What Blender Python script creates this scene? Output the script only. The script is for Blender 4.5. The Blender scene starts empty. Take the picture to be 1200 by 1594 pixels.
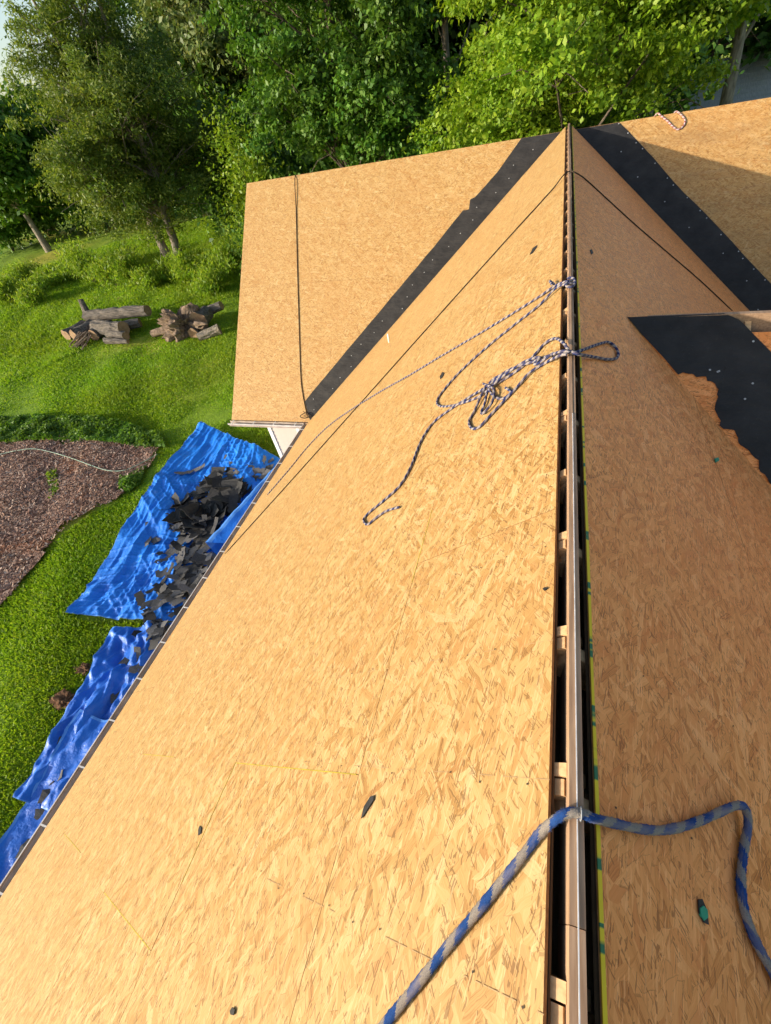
import bpy, math, random
import numpy as np
from mathutils import Vector, Matrix
random.seed(7); rng = np.random.default_rng(11)
SC = bpy.context.scene; COL = SC.collection

# ------------------------------------------------------------------ camera
CAMW = np.array([[0.9494951, 0.2694744, -0.1607563],
                 [0.0897277, -0.7241003, -0.6838331],
                 [-0.3006792, 0.6348719, -0.7117090]])      # rows: right, down, forward
CPOS = np.array([-0.186, 0.0, 1.293]); FPX = 669.66; PPX = (601.2, 796.2)
cam = bpy.data.cameras.new('camera'); camo = bpy.data.objects.new('camera', cam); COL.objects.link(camo)
cam.sensor_fit = 'VERTICAL'; cam.sensor_height = 36; cam.lens = 36 * FPX / 1594
cam.clip_start = 0.05; cam.clip_end = 3000
_m = Matrix(((CAMW[0][0], -CAMW[1][0], -CAMW[2][0]), (CAMW[0][1], -CAMW[1][1], -CAMW[2][1]), (CAMW[0][2], -CAMW[1][2], -CAMW[2][2])))
camo.matrix_world = Matrix.Translation(Vector(CPOS)) @ _m.to_4x4()
SC.camera = camo

# ------------------------------------------------------------------ light
SUN = Vector((-1.0, -0.70, 0.31)).normalized()                # towards the sun
EL = math.asin(SUN.z); AZ = math.atan2(SUN.x, SUN.y)
w = bpy.data.worlds.new('World'); SC.world = w; w.use_nodes = True
nt = w.node_tree; nt.nodes.clear()
sky = nt.nodes.new('ShaderNodeTexSky'); sky.sky_type = 'NISHITA'; sky.sun_disc = False
sky.sun_elevation = EL; sky.sun_rotation = AZ; sky.air_density = 1.0; sky.dust_density = 2.0; sky.ozone_density = 1.0
bg = nt.nodes.new('ShaderNodeBackground'); bg.inputs[1].default_value = 0.15
ow = nt.nodes.new('ShaderNodeOutputWorld'); nt.links.new(sky.outputs[0], bg.inputs[0]); nt.links.new(bg.outputs[0], ow.inputs[0])
sl = bpy.data.lights.new('sun', 'SUN'); sl.energy = 3.6; sl.angle = math.radians(0.55); sl.color = (1.0, 0.92, 0.79)
so = bpy.data.objects.new('sun', sl); COL.objects.link(so); so.rotation_euler = (-SUN).to_track_quat('-Z', 'Y').to_euler(); so.location = (-20, -20, 20)
SC.view_settings.view_transform = 'Standard'; SC.view_settings.look = 'None'
SC.view_settings.exposure = 0.82; SC.view_settings.gamma = 1.0

SC.render.engine = 'CYCLES'; SC.cycles.max_bounces = 6; SC.cycles.diffuse_bounces = 3; SC.cycles.glossy_bounces = 2; SC.cycles.transmission_bounces = 3

# ------------------------------------------------------------------ measures (metres; ridge = Y axis at z 0)
M = 0.803; RN = 4.988; EZ = -M * RN; SLP = math.sqrt(1 + M * M)
YV = 7.239; YC = 11.224; ZC = -0.099; XR = -7.068; XRR = 9.5
MC = (ZC - EZ) / (YC - YV); SLC = math.sqrt(1 + MC * MC)
Y0 = -7.0; GZ = -6.7; SP = 0.4064; N0 = 0.313
XD, YD = 0.457, 3.762; ZD = -M * XD

def ray(u, v):
    r = CAMW.T @ np.array([u - PPX[0], v - PPX[1], FPX]); return r / np.linalg.norm(r)
def onp(u, v, n, d):
    r = ray(u, v); n = np.array(n, float); return CPOS + (d - n @ CPOS) / (n @ r) * r
def on_left(u, v): return onp(u, v, (-M, 0, 1), 0)
def on_right(u, v): return onp(u, v, (M, 0, 1), 0)
def on_cross(u, v): return onp(u, v, (0, -MC, 1), ZC - MC * YC)
def on_dormer(u, v): return onp(u, v, (0, -M, 1), ZD - M * YD)
def on_z(u, v, z): return onp(u, v, (0, 0, 1), z)
def on_y(u, v, y): return onp(u, v, (0, 1, 0), y)
def gz(x, y):
    s = -0.66 * x + 0.75 * y
    t = np.maximum(0, s - 17.0)
    rise = 3.2 * (1 - np.exp(-t * 0.045 / 3.2))
    return GZ + rise + 0.05 * np.sin(x * 0.7 + 1.3) * np.cos(y * 0.6) + 0.03 * np.sin(x * 1.9 + y * 1.3)
def on_ground(u, v):
    r = ray(u, v); lo, hi = 1.0, 200.0
    t = lo
    while t < hi:
        p = CPOS + t * r
        if p[2] < gz(p[0], p[1]): break
        t += 0.25
    a, b = t - 0.25, t
    for _ in range(20):
        c = (a + b) / 2; p = CPOS + c * r
        if p[2] < gz(p[0], p[1]): b = c
        else: a = c
    return CPOS + a * r
def pxdist(u, v, dist):
    r = ray(u, v); k = dist / math.hypot(r[0], r[1]); return CPOS + k * r

# ------------------------------------------------------------------ numpy noise
def _h(ix, iy, s):
    n = (ix * 374761393 + iy * 668265263 + s * 982451653) & 0x7fffffff
    n = ((n ^ (n >> 13)) * 1274126177) & 0x7fffffff
    return ((n ^ (n >> 16)) & 0xffff) / 65535.0
def vnoise(x, y, s=0):
    x = np.asarray(x, float); y = np.asarray(y, float)
    ix = np.floor(x).astype(np.int64); iy = np.floor(y).astype(np.int64); fx = x - ix; fy = y - iy
    fx = fx * fx * (3 - 2 * fx); fy = fy * fy * (3 - 2 * fy)
    a = _h(ix, iy, s); b = _h(ix + 1, iy, s); c = _h(ix, iy + 1, s); d = _h(ix + 1, iy + 1, s)
    return (a * (1 - fx) + b * fx) * (1 - fy) + (c * (1 - fx) + d * fx) * fy

# ------------------------------------------------------------------ materials
class N:
    def __init__(s, name):
        s.m = bpy.data.materials.new(name); s.m.use_nodes = True; s.t = s.m.node_tree; s.t.nodes.clear()
        s.out = s.t.nodes.new('ShaderNodeOutputMaterial'); s.b = s.t.nodes.new('ShaderNodeBsdfPrincipled')
        s.t.links.new(s.b.outputs[0], s.out.inputs[0])
    def n(s, ty, **k):
        x = s.t.nodes.new('ShaderNode' + ty)
        for a, b in k.items(): setattr(x, a, b)
        return x
    def l(s, a, b): s.t.links.new(a, b)
    def set(s, sock, v):
        if isinstance(v, bpy.types.NodeSocket): s.l(v, sock)
        else: sock.default_value = v
    def math(s, op, a, b=0.0, c=None, clamp=False):
        x = s.n('Math', operation=op); x.use_clamp = clamp; s.set(x.inputs[0], a); s.set(x.inputs[1], b)
        if c is not None: s.set(x.inputs[2], c)
        return x.outputs[0]
    def mix(s, f, a, b, mode='MIX'):
        x = s.n('MixRGB', blend_type=mode); s.set(x.inputs[0], f)
        s.set(x.inputs[1], a if isinstance(a, bpy.types.NodeSocket) else (*a[:3], 1)); s.set(x.inputs[2], b if isinstance(b, bpy.types.NodeSocket) else (*b[:3], 1))
        return x.outputs[0]
    def ramp(s, f, stops, interp='LINEAR'):
        x = s.n('ValToRGB'); x.color_ramp.interpolation = interp; e = x.color_ramp.elements
        while len(e) < len(stops): e.new(0.5)
        for i, (p, c) in enumerate(stops): e[i].position = p; e[i].color = (*c, 1) if len(c) == 3 else c
        s.set(x.inputs[0], f); return x.outputs[0]
    def coord(s, kind='Object'): return s.n('TexCoord').outputs[kind]
    def mapping(s, vec, scale=(1, 1, 1), rot=(0, 0, 0), loc=(0, 0, 0)):
        x = s.n('Mapping'); s.l(vec, x.inputs[0]); x.inputs[1].default_value = loc; x.inputs[2].default_value = rot; x.inputs[3].default_value = scale
        return x.outputs[0]
    def noise(s, vec, scale, detail=3, rough=0.55):
        x = s.n('TexNoise'); 
        if vec is not None: s.l(vec, x.inputs['Vector'])
        x.inputs['Scale'].default_value = scale; x.inputs['Detail'].default_value = detail; x.inputs['Roughness'].default_value = rough
        return x.outputs[0]
    def bump(s, h, strength=0.3, dist=0.01):
        x = s.n('Bump'); x.inputs['Strength'].default_value = strength; x.inputs['Distance'].default_value = dist; s.l(h, x.inputs['Height']); s.l(x.outputs[0], s.b.inputs['Normal'])
    def base(s, c, rough=0.8, spec=0.3):
        s.set(s.b.inputs['Base Color'], c if isinstance(c, bpy.types.NodeSocket) else (*c, 1)); s.set(s.b.inputs['Roughness'], rough); s.b.inputs['Specular IOR Level'].default_value = spec
        return s.m

def mat_osb(name, seed, tint=(1, 1, 1), stain=0.0):
    g = N(name); o = g.coord()
    oi = g.n('ObjectInfo'); cb = g.n('CombineXYZ'); g.l(g.math('MULTIPLY', oi.outputs['Random'], 37.0 + seed), cb.inputs[0]); g.l(g.math('MULTIPLY', oi.outputs['Random'], 91.0), cb.inputs[1])
    ad = g.n('VectorMath', operation='ADD'); g.l(o, ad.inputs[0]); g.l(cb.outputs[0], ad.inputs[1])
    wn = g.n('TexNoise'); wn.inputs['Scale'].default_value = 16; wn.inputs['Detail'].default_value = 4; g.l(ad.outputs[0], wn.inputs['Vector'])
    wm = g.n('VectorMath', operation='SCALE'); g.l(wn.outputs['Color'], wm.inputs[0]); wm.inputs['Scale'].default_value = 0.022
    v = g.n('VectorMath', operation='ADD'); g.l(ad.outputs[0], v.inputs[0]); g.l(wm.outputs[0], v.inputs[1]); v = v.outputs[0]
    def layer(ang, L, W, loc, edge=True):
        mp = g.n('VectorRotate', rotation_type='Z_AXIS'); g.l(v, mp.inputs[0]); mp.inputs['Angle'].default_value = ang
        sc = g.n('VectorMath', operation='MULTIPLY'); g.l(mp.outputs[0], sc.inputs[0]); sc.inputs[1].default_value = (1 / L, 1 / W, 0)
        of = g.n('VectorMath', operation='ADD'); g.l(sc.outputs[0], of.inputs[0]); of.inputs[1].default_value = (loc, loc * 1.7, 0)
        vo = g.n('TexVoronoi', voronoi_dimensions='2D'); vo.inputs['Scale'].default_value = 1; g.l(of.outputs[0], vo.inputs['Vector'])
        sp = g.n('SeparateColor'); g.l(vo.outputs['Color'], sp.inputs[0]); ed = None
        if edge:
            ve = g.n('TexVoronoi', voronoi_dimensions='2D'); ve.feature = 'DISTANCE_TO_EDGE'; ve.inputs['Scale'].default_value = 1; g.l(of.outputs[0], ve.inputs['Vector']); ed = ve.outputs['Distance']
        gr = g.n('TexNoise'); gr.inputs['Scale'].default_value = 1; gr.inputs['Detail'].default_value = 3
        g2 = g.n('VectorMath', operation='MULTIPLY'); g.l(of.outputs[0], g2.inputs[0]); g2.inputs[1].default_value = (1.1, 6, 1); g.l(g2.outputs[0], gr.inputs['Vector'])
        return sp.outputs[0], sp.outputs[1], ed, gr.outputs[0]
    a = layer(0.10, .105, .0175, 3.1); b = layer(-.62, .085, .0130, 11.3); c = layer(.80, .090, .0190, 23.7); f4 = layer(0.22, .038, .0034, 57.0, False); f5 = layer(-.75, .032, .0030, 81.0, False)
    mb = g.math('GREATER_THAN', b[1], .52); mc_ = g.math('GREATER_THAN', c[1], .66)
    def sel(i):
        x = g.math('ADD', g.math('MULTIPLY', a[i], g.math('SUBTRACT', 1, mb)), g.math('MULTIPLY', b[i], mb))
        return g.math('ADD', g.math('MULTIPLY', x, g.math('SUBTRACT', 1, mc_)), g.math('MULTIPLY', c[i], mc_))
    val = sel(0); dist = sel(2); grain = sel(3)
    big = g.noise(ad.outputs[0], 1.1, 3); mid = g.noise(ad.outputs[0], 16, 3)
    vv = g.math('ADD', g.math('ADD', g.math('MULTIPLY', val, .60), .19), g.math('MULTIPLY', g.math('SUBTRACT', grain, .5), .90))
    col = g.ramp(vv, [(0.0, (.17, .068, .015)), (.14, (.33, .158, .040)), (.32, (.450, .252, .078)), (.55, (.510, .312, .110)), (.80, (.560, .368, .150)), (1.0, (.65, .470, .235))])
    d1 = layer(.28, .115, .034, 131.0, False); d2 = layer(-1.1, .10, .030, 171.0, False)
    for dd, th in ((d1, .80), (d2, .90)):
        dv = g.math('ADD', g.math('MULTIPLY', dd[0], .55), g.math('ADD', .20, g.math('MULTIPLY', g.math('SUBTRACT', dd[3], .5), .7)))
        dc = g.ramp(dv, [(.0, (.34, .150, .040)), (.25, (.46, .245, .075)), (.6, (.55, .350, .135)), (1, (.66, .49, .25))])
        col = g.mix(g.math('MULTIPLY', g.math('GREATER_THAN', dd[1], th), .85), col, dc)
    flake = g.math('GREATER_THAN', sel(1), .955)
    col = g.mix(g.math('MULTIPLY', flake, .42), col, (.40, .175, .05))
    edge = g.math('MULTIPLY', g.math('LESS_THAN', dist, .036), g.math('GREATER_THAN', mid, .50))
    col = g.mix(g.math('MULTIPLY', edge, .45), col, (.17, .085, .025))
    f1 = g.math('GREATER_THAN', f4[0], .86); f2 = g.math('GREATER_THAN', f5[0], .91)
    fm = g.math('MULTIPLY', g.math('MAXIMUM', f1, f2), g.math('GREATER_THAN', g.noise(ad.outputs[0], 23, 2), .50))
    col = g.mix(g.math('MULTIPLY', fm, .62), col, (.12, .048, .012))
    lite = g.math('LESS_THAN', f4[1], .07)
    col = g.mix(g.math('MULTIPLY', lite, .45), col, (.70, .50, .24))
    col = g.mix(g.ramp(big, [(.38, (0, 0, 0)), (.75, (.34, .34, .34))]), col, (.45, .235, .075))
    if stain > 0:
        st = g.noise(g.mapping(o, (.5, 2.2, 1)), 1.3, 4); col = g.mix(g.ramp(st, [(.48, (0, 0, 0)), (.72, (stain, stain, stain))]), col, (.20, .125, .06))
        st2 = g.noise(g.mapping(ad.outputs[0], (.7, 5, 1)), 1.1, 5); col = g.mix(g.ramp(st2, [(.60, (0, 0, 0)), (.80, (stain * .6,) * 3)]), col, (.50, .40, .30))
    col = g.mix(1.0, col, tint, 'MULTIPLY')
    hh = g.math('ADD', g.math('MULTIPLY', val, .6), g.math('MULTIPLY', grain, .35)); hh = g.math('ADD', hh, g.math('MULTIPLY', fm, -.7))
    g.bump(hh, .40, .0022)
    return g.base(col, g.math('ADD', .50, g.math('MULTIPLY', val, .2)), .35)

def mat_noise(name, c1, c2, scale=8, rough=.8, spec=.3, bump=0, bd=.01, stretch=(1, 1, 1), det=4, lo=.3, hi=.7, rnd=0, coord='Object'):
    g = N(name); v = g.mapping(g.coord(coord), stretch)
    f = g.noise(v, scale, det)
    col = g.ramp(f, [(lo, c1), (hi, c2)])
    if rnd:
        oi = g.n('ObjectInfo'); hsv = g.n('HueSaturation'); g.l(col, hsv.inputs['Color']); g.l(g.math('ADD', 1 - rnd / 2, g.math('MULTIPLY', oi.outputs['Random'], rnd)), hsv.inputs['Value']); col = hsv.outputs[0]
    if bump: g.bump(f, bump, bd)
    return g.base(col, rough, spec)

def mat_leaf(name, cols, trans=.35, rough=.5, big=.35):
    g = N(name); ge = g.n('NewGeometry')
    n = len(cols); c = g.ramp(ge.outputs['Random Per Island'], [(i / (n - 1), q) for i, q in enumerate(cols)])
    f = g.noise(g.coord(), big, 2)
    hs = g.n('HueSaturation'); g.l(c, hs.inputs['Color']); g.l(g.math('ADD', .72, g.math('MULTIPLY', f, .56)), hs.inputs['Value']); g.l(g.math('ADD', .475, g.math('MULTIPLY', f, .05)), hs.inputs['Hue'])
    c = hs.outputs[0]
    g.base(c, rough, .35)
    tr = g.n('BsdfTranslucent'); g.l(g.mix(1.0, c, (1.15, 1.1, .55), 'MULTIPLY'), tr.inputs[0])
    mx = g.n('MixShader'); mx.inputs[0].default_value = trans; g.l(g.b.outputs[0], mx.inputs[1]); g.l(tr.outputs[0], mx.inputs[2]); g.l(mx.outputs[0], g.out.inputs[0])
    return g.m

MAT = {}
MAT['osb'] = mat_osb('osb', 1, (.90, .92, .95))
MAT['osb_red'] = mat_osb('osb_weathered_shade_lift', 5, (1.72, 1.02, .76), .12)  # redder weathered boards; tint also brightened to offset grey sky light in shade
MAT['osb_old'] = mat_osb('osb_stained', 9, (.96, .91, .88), .40)
MAT['osb_edge'] = mat_noise('osb_edge', (.20, .10, .04), (.36, .20, .08), 60, .9)
MAT['lumber'] = mat_noise('lumber', (.30, .175, .10), (.48, .31, .19), 5, .75, .3, .15, .002, (14, 1.2, 14), 4, .3, .7, .25)
MAT['lumber_rafter'] = mat_noise('lumber_rafter', (.42, .25, .12), (.60, .39, .20), 5, .75, .3, .15, .002, (1.5, 14, 14), 4, .3, .7, .2)
MAT['backing_dark'] = mat_noise('backing_dark', (.06, .038, .02), (.10, .065, .035), 20, .9)
MAT['attic'] = mat_noise('attic', (.05, .04, .03), (.08, .06, .045), 6, .95)
def mat_felt():
    g = N('roofing_felt'); o = g.coord(); f = g.noise(o, 5, 4); f2 = g.noise(g.mapping(o, (1, 1, 1)), 60, 3); wv = g.noise(g.mapping(o, (3, 9, 3)), 2.2, 3)
    col = g.ramp(f, [(.3, (.017, .016, .016)), (.7, (.034, .032, .031))])
    col = g.mix(g.ramp(f2, [(.62, (0, 0, 0)), (.8, (.4, .4, .4))]), col, (.085, .08, .075))
    g.bump(g.math('ADD', g.math('MULTIPLY', wv, 1.0), g.math('MULTIPLY', f2, .12)), .7, .025); return g.base(col, .75, .28)
MAT['felt'] = mat_felt()
MAT['gutter'] = mat_noise('gutter_bronze', (.36, .29, .235), (.52, .44, .37), 6, .5, .4)
MAT['gutter_lip'] = mat_noise('gutter_lip', (.42, .39, .36), (.60, .57, .54), 5, .45, .4)
MAT['strap'] = mat_noise('strap_white', (.55, .53, .50), (.72, .70, .66), 9, .5)
MAT['siding'] = mat_noise('siding_vinyl', (.44, .40, .345), (.50, .455, .40), 3, .6, .3)
MAT['trim'] = mat_noise('trim_white', (.66, .65, .62), (.76, .75, .72), 3, .5)
MAT['foundation'] = mat_noise('foundation_block', (.28, .27, .25), (.38, .36, .33), 9, .9, .2, .4)
g = N('window_glass'); g.base((.03, .04, .05), .05, .6); MAT['glass'] = g.m
def mat_edgepaint():
    g = N('painted_panel_edge'); o = g.coord(); y = g.noise(g.mapping(o, (9.0, 0.001, 0.001)), 1.0, 3)
    col = g.ramp(y, [(.0, (.85, .58, .02)), (.54, (.80, .54, .02)), (.56, (.04, .17, .07)), (.61, (.04, .15, .06)), (.63, (.80, .54, .02)), (1, (.85, .58, .03))])
    return g.base(col, .6)
MAT['edge_paint'] = mat_edgepaint()
MAT['joint_paint'] = mat_noise('joint_paint', (.30, .24, .02), (.52, .42, .03), 9, .7)
MAT['chalk_mark'] = mat_noise('chalk_mark', (.34, .22, .11), (.44, .29, .14), 12, .9)
MAT['string'] = mat_noise('string_white', (.5, .5, .5), (.75, .75, .75), 30, .8)
def mat_tarp(name, c1, c2):
    g = N(name); o = g.coord(); f = g.noise(o, 1.6, 4); f2 = g.noise(o, 24, 3)
    wv = g.noise(o, 6, 5); wv = g.math('ABSOLUTE', g.math('SUBTRACT', wv, .5))
    col = g.ramp(f, [(.3, c1), (.7, c2)])
    dirt = g.ramp(g.noise(o, 3.1, 5), [(.60, (0, 0, 0)), (.78, (.25, .25, .25))])
    col = g.mix(dirt, col, (.17, .24, .36))
    g.bump(g.math('ADD', g.math('MULTIPLY', f2, .5), g.math('MULTIPLY', wv, -3.0)), .35, .03)
    return g.base(col, .50, .42)
MAT['tarp'] = mat_tarp('tarp_blue', (.005, .14, .62), (.010, .22, .82))
MAT['tarp2'] = mat_tarp('tarp_deep_blue', (.004, .095, .48), (.008, .15, .66))
MAT['tarp_hem'] = mat_noise('tarp_hem', (.05, .20, .62), (.10, .28, .70), 8, .4)
def mat_shingle():
    g = N('asphalt_shingle'); o = g.coord('Object'); oi = g.n('ObjectInfo')
    f = g.noise(o, 90, 3); col = g.ramp(f, [(.3, (.028, .028, .030)), (.7, (.085, .083, .082))])
    hs = g.n('HueSaturation'); g.l(col, hs.inputs['Color']); g.l(g.math('ADD', .35, g.math('MULTIPLY', g.math('POWER', oi.outputs['Random'], 1.5), 2.3)), hs.inputs['Value'])
    g.bump(f, .4, .004); return g.base(hs.outputs[0], .85, .3)
MAT['shingle'] = mat_shingle(); MAT['black_felt'] = mat_noise('black_underlay', (.010, .010, .011), (.03, .029, .028), 14, .7, .4, .4)
MAT['bark'] = mat_noise('bark', (.045, .034, .025), (.17, .135, .10), 4, .95, .2, .9, .04, (3, 3, .6), 5)
MAT['bark_pale'] = mat_noise('bark_pale', (.13, .11, .085), (.34, .29, .23), 4, .95, .2, .8, .04, (3, 3, .7), 5)
MAT['log_bark'] = mat_noise('log_bark', (.045, .040, .035), (.19, .165, .14), 5, .95, .2, .9, .03, (.7, 3, 3), 5)
MAT['root_wood'] = mat_noise('root_wood', (.09, .065, .048), (.29, .21, .15), 6, .95, .2, .9, .05, (1, 1, 1), 6)
def mat_logend():
    g = N('log_end_grain'); o = g.coord(); f = g.noise(o, 7, 4); col = g.ramp(f, [(.3, (.19, .115, .065)), (.7, (.34, .23, .14))]); return g.base(col, .9)
MAT['log_end'] = mat_logend()
MAT['stick'] = mat_noise('stick_wood', (.14, .095, .065), (.34, .25, .18), 8, .9)
def mat_ground():
    g = N('lawn_ground'); o = g.coord(); f = g.noise(o, .16, 4); f2 = g.noise(o, 1.3, 5); f3 = g.noise(o, 14, 4)
    col = g.ramp(f, [(.30, (.15, .260, .016)), (.52, (.24, .345, .024)), (.66, (.40, .38, .05))])
    col = g.mix(g.ramp(f2, [(.52, (0, 0, 0)), (.72, (.6, .6, .6))]), col, (.055, .125, .016))
    col = g.mix(g.ramp(f3, [(.55, (0, 0, 0)), (.8, (.6, .6, .6))]), col, (.13, .15, .04))
    g.bump(g.math('ADD', f2, g.math('MULTIPLY', f3, .5)), .7, .10); return g.base(col, .9, .2)
MAT['ground'] = mat_ground()
def mat_mulch():
    g = N('mulch'); o = g.coord(); f = g.noise(o, .55, 3); f2 = g.noise(o, 11, 5); vo = g.n('TexVoronoi'); vo.inputs['Scale'].default_value = 16; g.l(o, vo.inputs['Vector'])
    sp = g.n('SeparateColor'); g.l(vo.outputs['Color'], sp.inputs[0])
    col = g.ramp(sp.outputs[0], [(0, (.10, .055, .040)), (.6, (.23, .135, .10)), (1, (.38, .27, .21))])
    col = g.mix(g.ramp(f, [(.52, (0, 0, 0)), (.66, (.75, .75, .75))]), col, (.20, .075, .035))
    g.bump(g.math('ADD', f2, vo.outputs['Distance']), .8, .05); return g.base(col, .95, .15)
MAT['mulch'] = mat_mulch()
MAT['chip'] = mat_leaf('bark_chip', [(.10, .048, .032), (.24, .125, .085), (.33, .205, .15), (.46, .36, .29)], 0.0, .9, .5)
MAT['soil'] = mat_noise('soil', (.10, .05, .028), (.20, .11, .06), 9, .95, .1, .6)
MAT['grass'] = mat_leaf('grass_blades', [(.17, .300, .012), (.22, .370, .016), (.27, .420, .020), (.36, .450, .040)], .45, .6, .16)
MAT['cover'] = mat_leaf('ground_cover', [(.08, .18, .018), (.12, .24, .022), (.17, .29, .03)], .4, .6, .5)
MAT['leaf_mid'] = mat_leaf('leaf_mid', [(.055, .145, .014), (.090, .200, .020), (.145, .255, .028)])
MAT['leaf_dark'] = mat_leaf('leaf_dark', [(.040, .115, .018), (.065, .155, .024), (.105, .205, .034)], .38)
MAT['leaf_bright'] = mat_leaf('leaf_bright', [(.13, .245, .010), (.20, .330, .016), (.30, .400, .030)], .42)
MAT['leaf_pale'] = mat_leaf('leaf_pale', [(.085, .150, .035), (.135, .200, .050), (.24, .270, .09)], .38)
MAT['leaf_cedar'] = mat_leaf('leaf_cedar', [(.085, .155, .018), (.145, .215, .028), (.25, .30, .055)], .42)
MAT['weed'] = mat_leaf('weed_leaves', [(.14, .26, .014), (.21, .36, .024), (.34, .42, .06)], .5)
MAT['rope_blue'] = None
def mat_rope(name, ca, cb, freq, duty, dirt=(.30, .24, .19)):
    g = N(name); uv = g.coord('UV'); sp = g.n('SeparateXYZ'); g.l(uv, sp.inputs[0])
    nz = g.noise(g.mapping(uv, (55, 22, 1)), 1, 2)
    t = g.math('ADD', g.math('MULTIPLY', sp.outputs[0], freq), g.math('ADD', sp.outputs[1], g.math('MULTIPLY', g.math('SUBTRACT', nz, .5), .5)))
    fr = g.math('FRACT', t); m = g.math('GREATER_THAN', fr, duty)
    col = g.mix(m, ca, cb)
    fb = g.noise(g.mapping(uv, (420, 16, 1)), 1, 2)
    col = g.mix(g.ramp(fb, [(.35, (.35, .35, .35)), (.6, (0, 0, 0))]), col, (.03, .03, .04))
    col = g.mix(g.ramp(g.noise(g.mapping(uv, (9, 2, 1)), 1, 4), [(.45, (0, 0, 0)), (.75, (.75, .75, .75))]), col, dirt)
    g.bump(fb, .7, .004); return g.base(col, .9, .15)
MAT['rope_near'] = mat_rope('rope_blue_white', (.014, .060, .22), (.27, .235, .20), 11.0, .54)
MAT['rope_mid'] = mat_rope('rope_navy_white', (.022, .034, .12), (.36, .32, .31), 16.0, .55, (.17, .13, .12))
MAT['rope_dark'] = mat_rope('rope_brown', (.030, .022, .014), (.07, .05, .03), 30, .5, (.05, .035, .02))
MAT['rope_pink'] = mat_rope('rope_pale_red', (.30, .10, .10), (.55, .45, .45), 16, .5)
MAT['hose'] = mat_noise('hose_green', (.18, .30, .22), (.36, .46, .36), 5, .5)
MAT['metal'] = mat_noise('nail_metal', (.25, .25, .25), (.5, .5, .5), 30, .4)
MAT['nail'] = mat_noise('nail_dark', (.03, .02, .012), (.07, .05, .03), 30, .6)
MAT['green_plastic'] = mat_noise('green_plastic', (.01, .22, .12), (.02, .30, .18), 20, .5)
MAT['white_wood'] = mat_noise('white_peg', (.78, .74, .66), (.86, .83, .76), 20, .7)
MAT['far_roof'] = mat_noise('far_roof_shingle', (.22, .25, .25), (.34, .37, .36), 3, .8, .3, .3, .02, (8, 1, 1))
MAT['far_wall'] = mat_noise('far_wall', (.40, .39, .36), (.48, .46, .43), 2, .8)

# ------------------------------------------------------------------ object helpers
WO = {}                                                         # world origin of parents
def worg(o): return WO.get(o.name, np.zeros(3)) if o is not None else np.zeros(3)
def tag(o, label=None, cat=None, group=None, kind=None):
    if label: o['label'] = label
    if cat: o['category'] = cat
    if group: o['group'] = group
    if kind: o['kind'] = kind
    return o
def empty(name, loc, parent=None):
    o = bpy.data.objects.new(name, None); COL.objects.link(o); loc = np.array(loc, float)
    o.empty_display_size = .2
    if parent: o.parent = parent
    o.location = loc - worg(parent); WO[o.name] = loc; return o
def mesh_of(name, verts, faces, mats, fm=None, smooth=False):
    me = bpy.data.meshes.new(name); me.from_pydata([tuple(map(float, v)) for v in verts], [], [tuple(f) for f in faces])
    for m in (mats if isinstance(mats, (list, tuple)) else [mats]): me.materials.append(MAT[m] if isinstance(m, str) else m)
    if fm is not None: me.polygons.foreach_set('material_index', fm)
    if smooth: me.polygons.foreach_set('use_smooth', [True] * len(me.polygons))
    me.update(); return me
def mk(name, verts, faces, mats, parent=None, fm=None, smooth=False, origin=None):
    v = np.array(verts, float)
    if origin is None: origin = np.array([(v[:, 0].min() + v[:, 0].max()) / 2, (v[:, 1].min() + v[:, 1].max()) / 2, v[:, 2].min()])
    origin = np.array(origin, float)
    me = mesh_of(name, v - origin, faces, mats, fm, smooth)
    o = bpy.data.objects.new(name, me); COL.objects.link(o)
    if parent: o.parent = parent
    o.location = origin - worg(parent); WO[o.name] = origin; return o
def fastmesh(name, V, F, mats, smooth=False, fm=None):
    """V (n,3), F (k,c) all faces the same size"""
    me = bpy.data.meshes.new(name); k, c = F.shape
    me.vertices.add(len(V)); me.vertices.foreach_set('co', np.ascontiguousarray(V, np.float32).ravel())
    me.loops.add(k * c); me.loops.foreach_set('vertex_index', np.ascontiguousarray(F, np.int32).ravel())
    me.polygons.add(k); me.polygons.foreach_set('loop_start', np.arange(0, k * c, c, dtype=np.int32))
    for m in (mats if isinstance(mats, (list, tuple)) else [mats]): me.materials.append(MAT[m])
    if smooth: me.polygons.foreach_set('use_smooth', np.ones(k, bool))
    if fm is not None: me.polygons.foreach_set('material_index', np.asarray(fm, np.int32))
    me.update(calc_edges=True); return me
def mkfast(name, V, F, mats, parent=None, smooth=False, origin=None, fm=None):
    if origin is None: origin = np.array([(V[:, 0].min() + V[:, 0].max()) / 2, (V[:, 1].min() + V[:, 1].max()) / 2, V[:, 2].min()])
    me = fastmesh(name, V - origin, F, mats, smooth, fm); o = bpy.data.objects.new(name, me); COL.objects.link(o)
    if parent: o.parent = parent
    o.location = origin - worg(parent); WO[o.name] = np.array(origin); return o
BF = [(0, 3, 2, 1), (4, 5, 6, 7), (0, 1, 5, 4), (1, 2, 6, 5), (2, 3, 7, 6), (3, 0, 4, 7)]
def box(c0, c1):
    (a, b, c), (d, e, f) = c0, c1
    return [(a, b, c), (d, b, c), (d, e, c), (a, e, c), (a, b, f), (d, b, f), (d, e, f), (a, e, f)], BF
def beam(p, q, side, up, wdt, hgt):
    """box from p to q; top centre line runs p-q; width along side, hangs down along -up"""
    p, q, s, u = map(lambda a: np.array(a, float), (p, q, side, up)); s = s / np.linalg.norm(s) * wdt / 2; u = u / np.linalg.norm(u) * hgt
    return [p - s - u, p + s - u, q + s - u, q - s - u, p - s, p + s, q + s, q - s], BF
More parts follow.
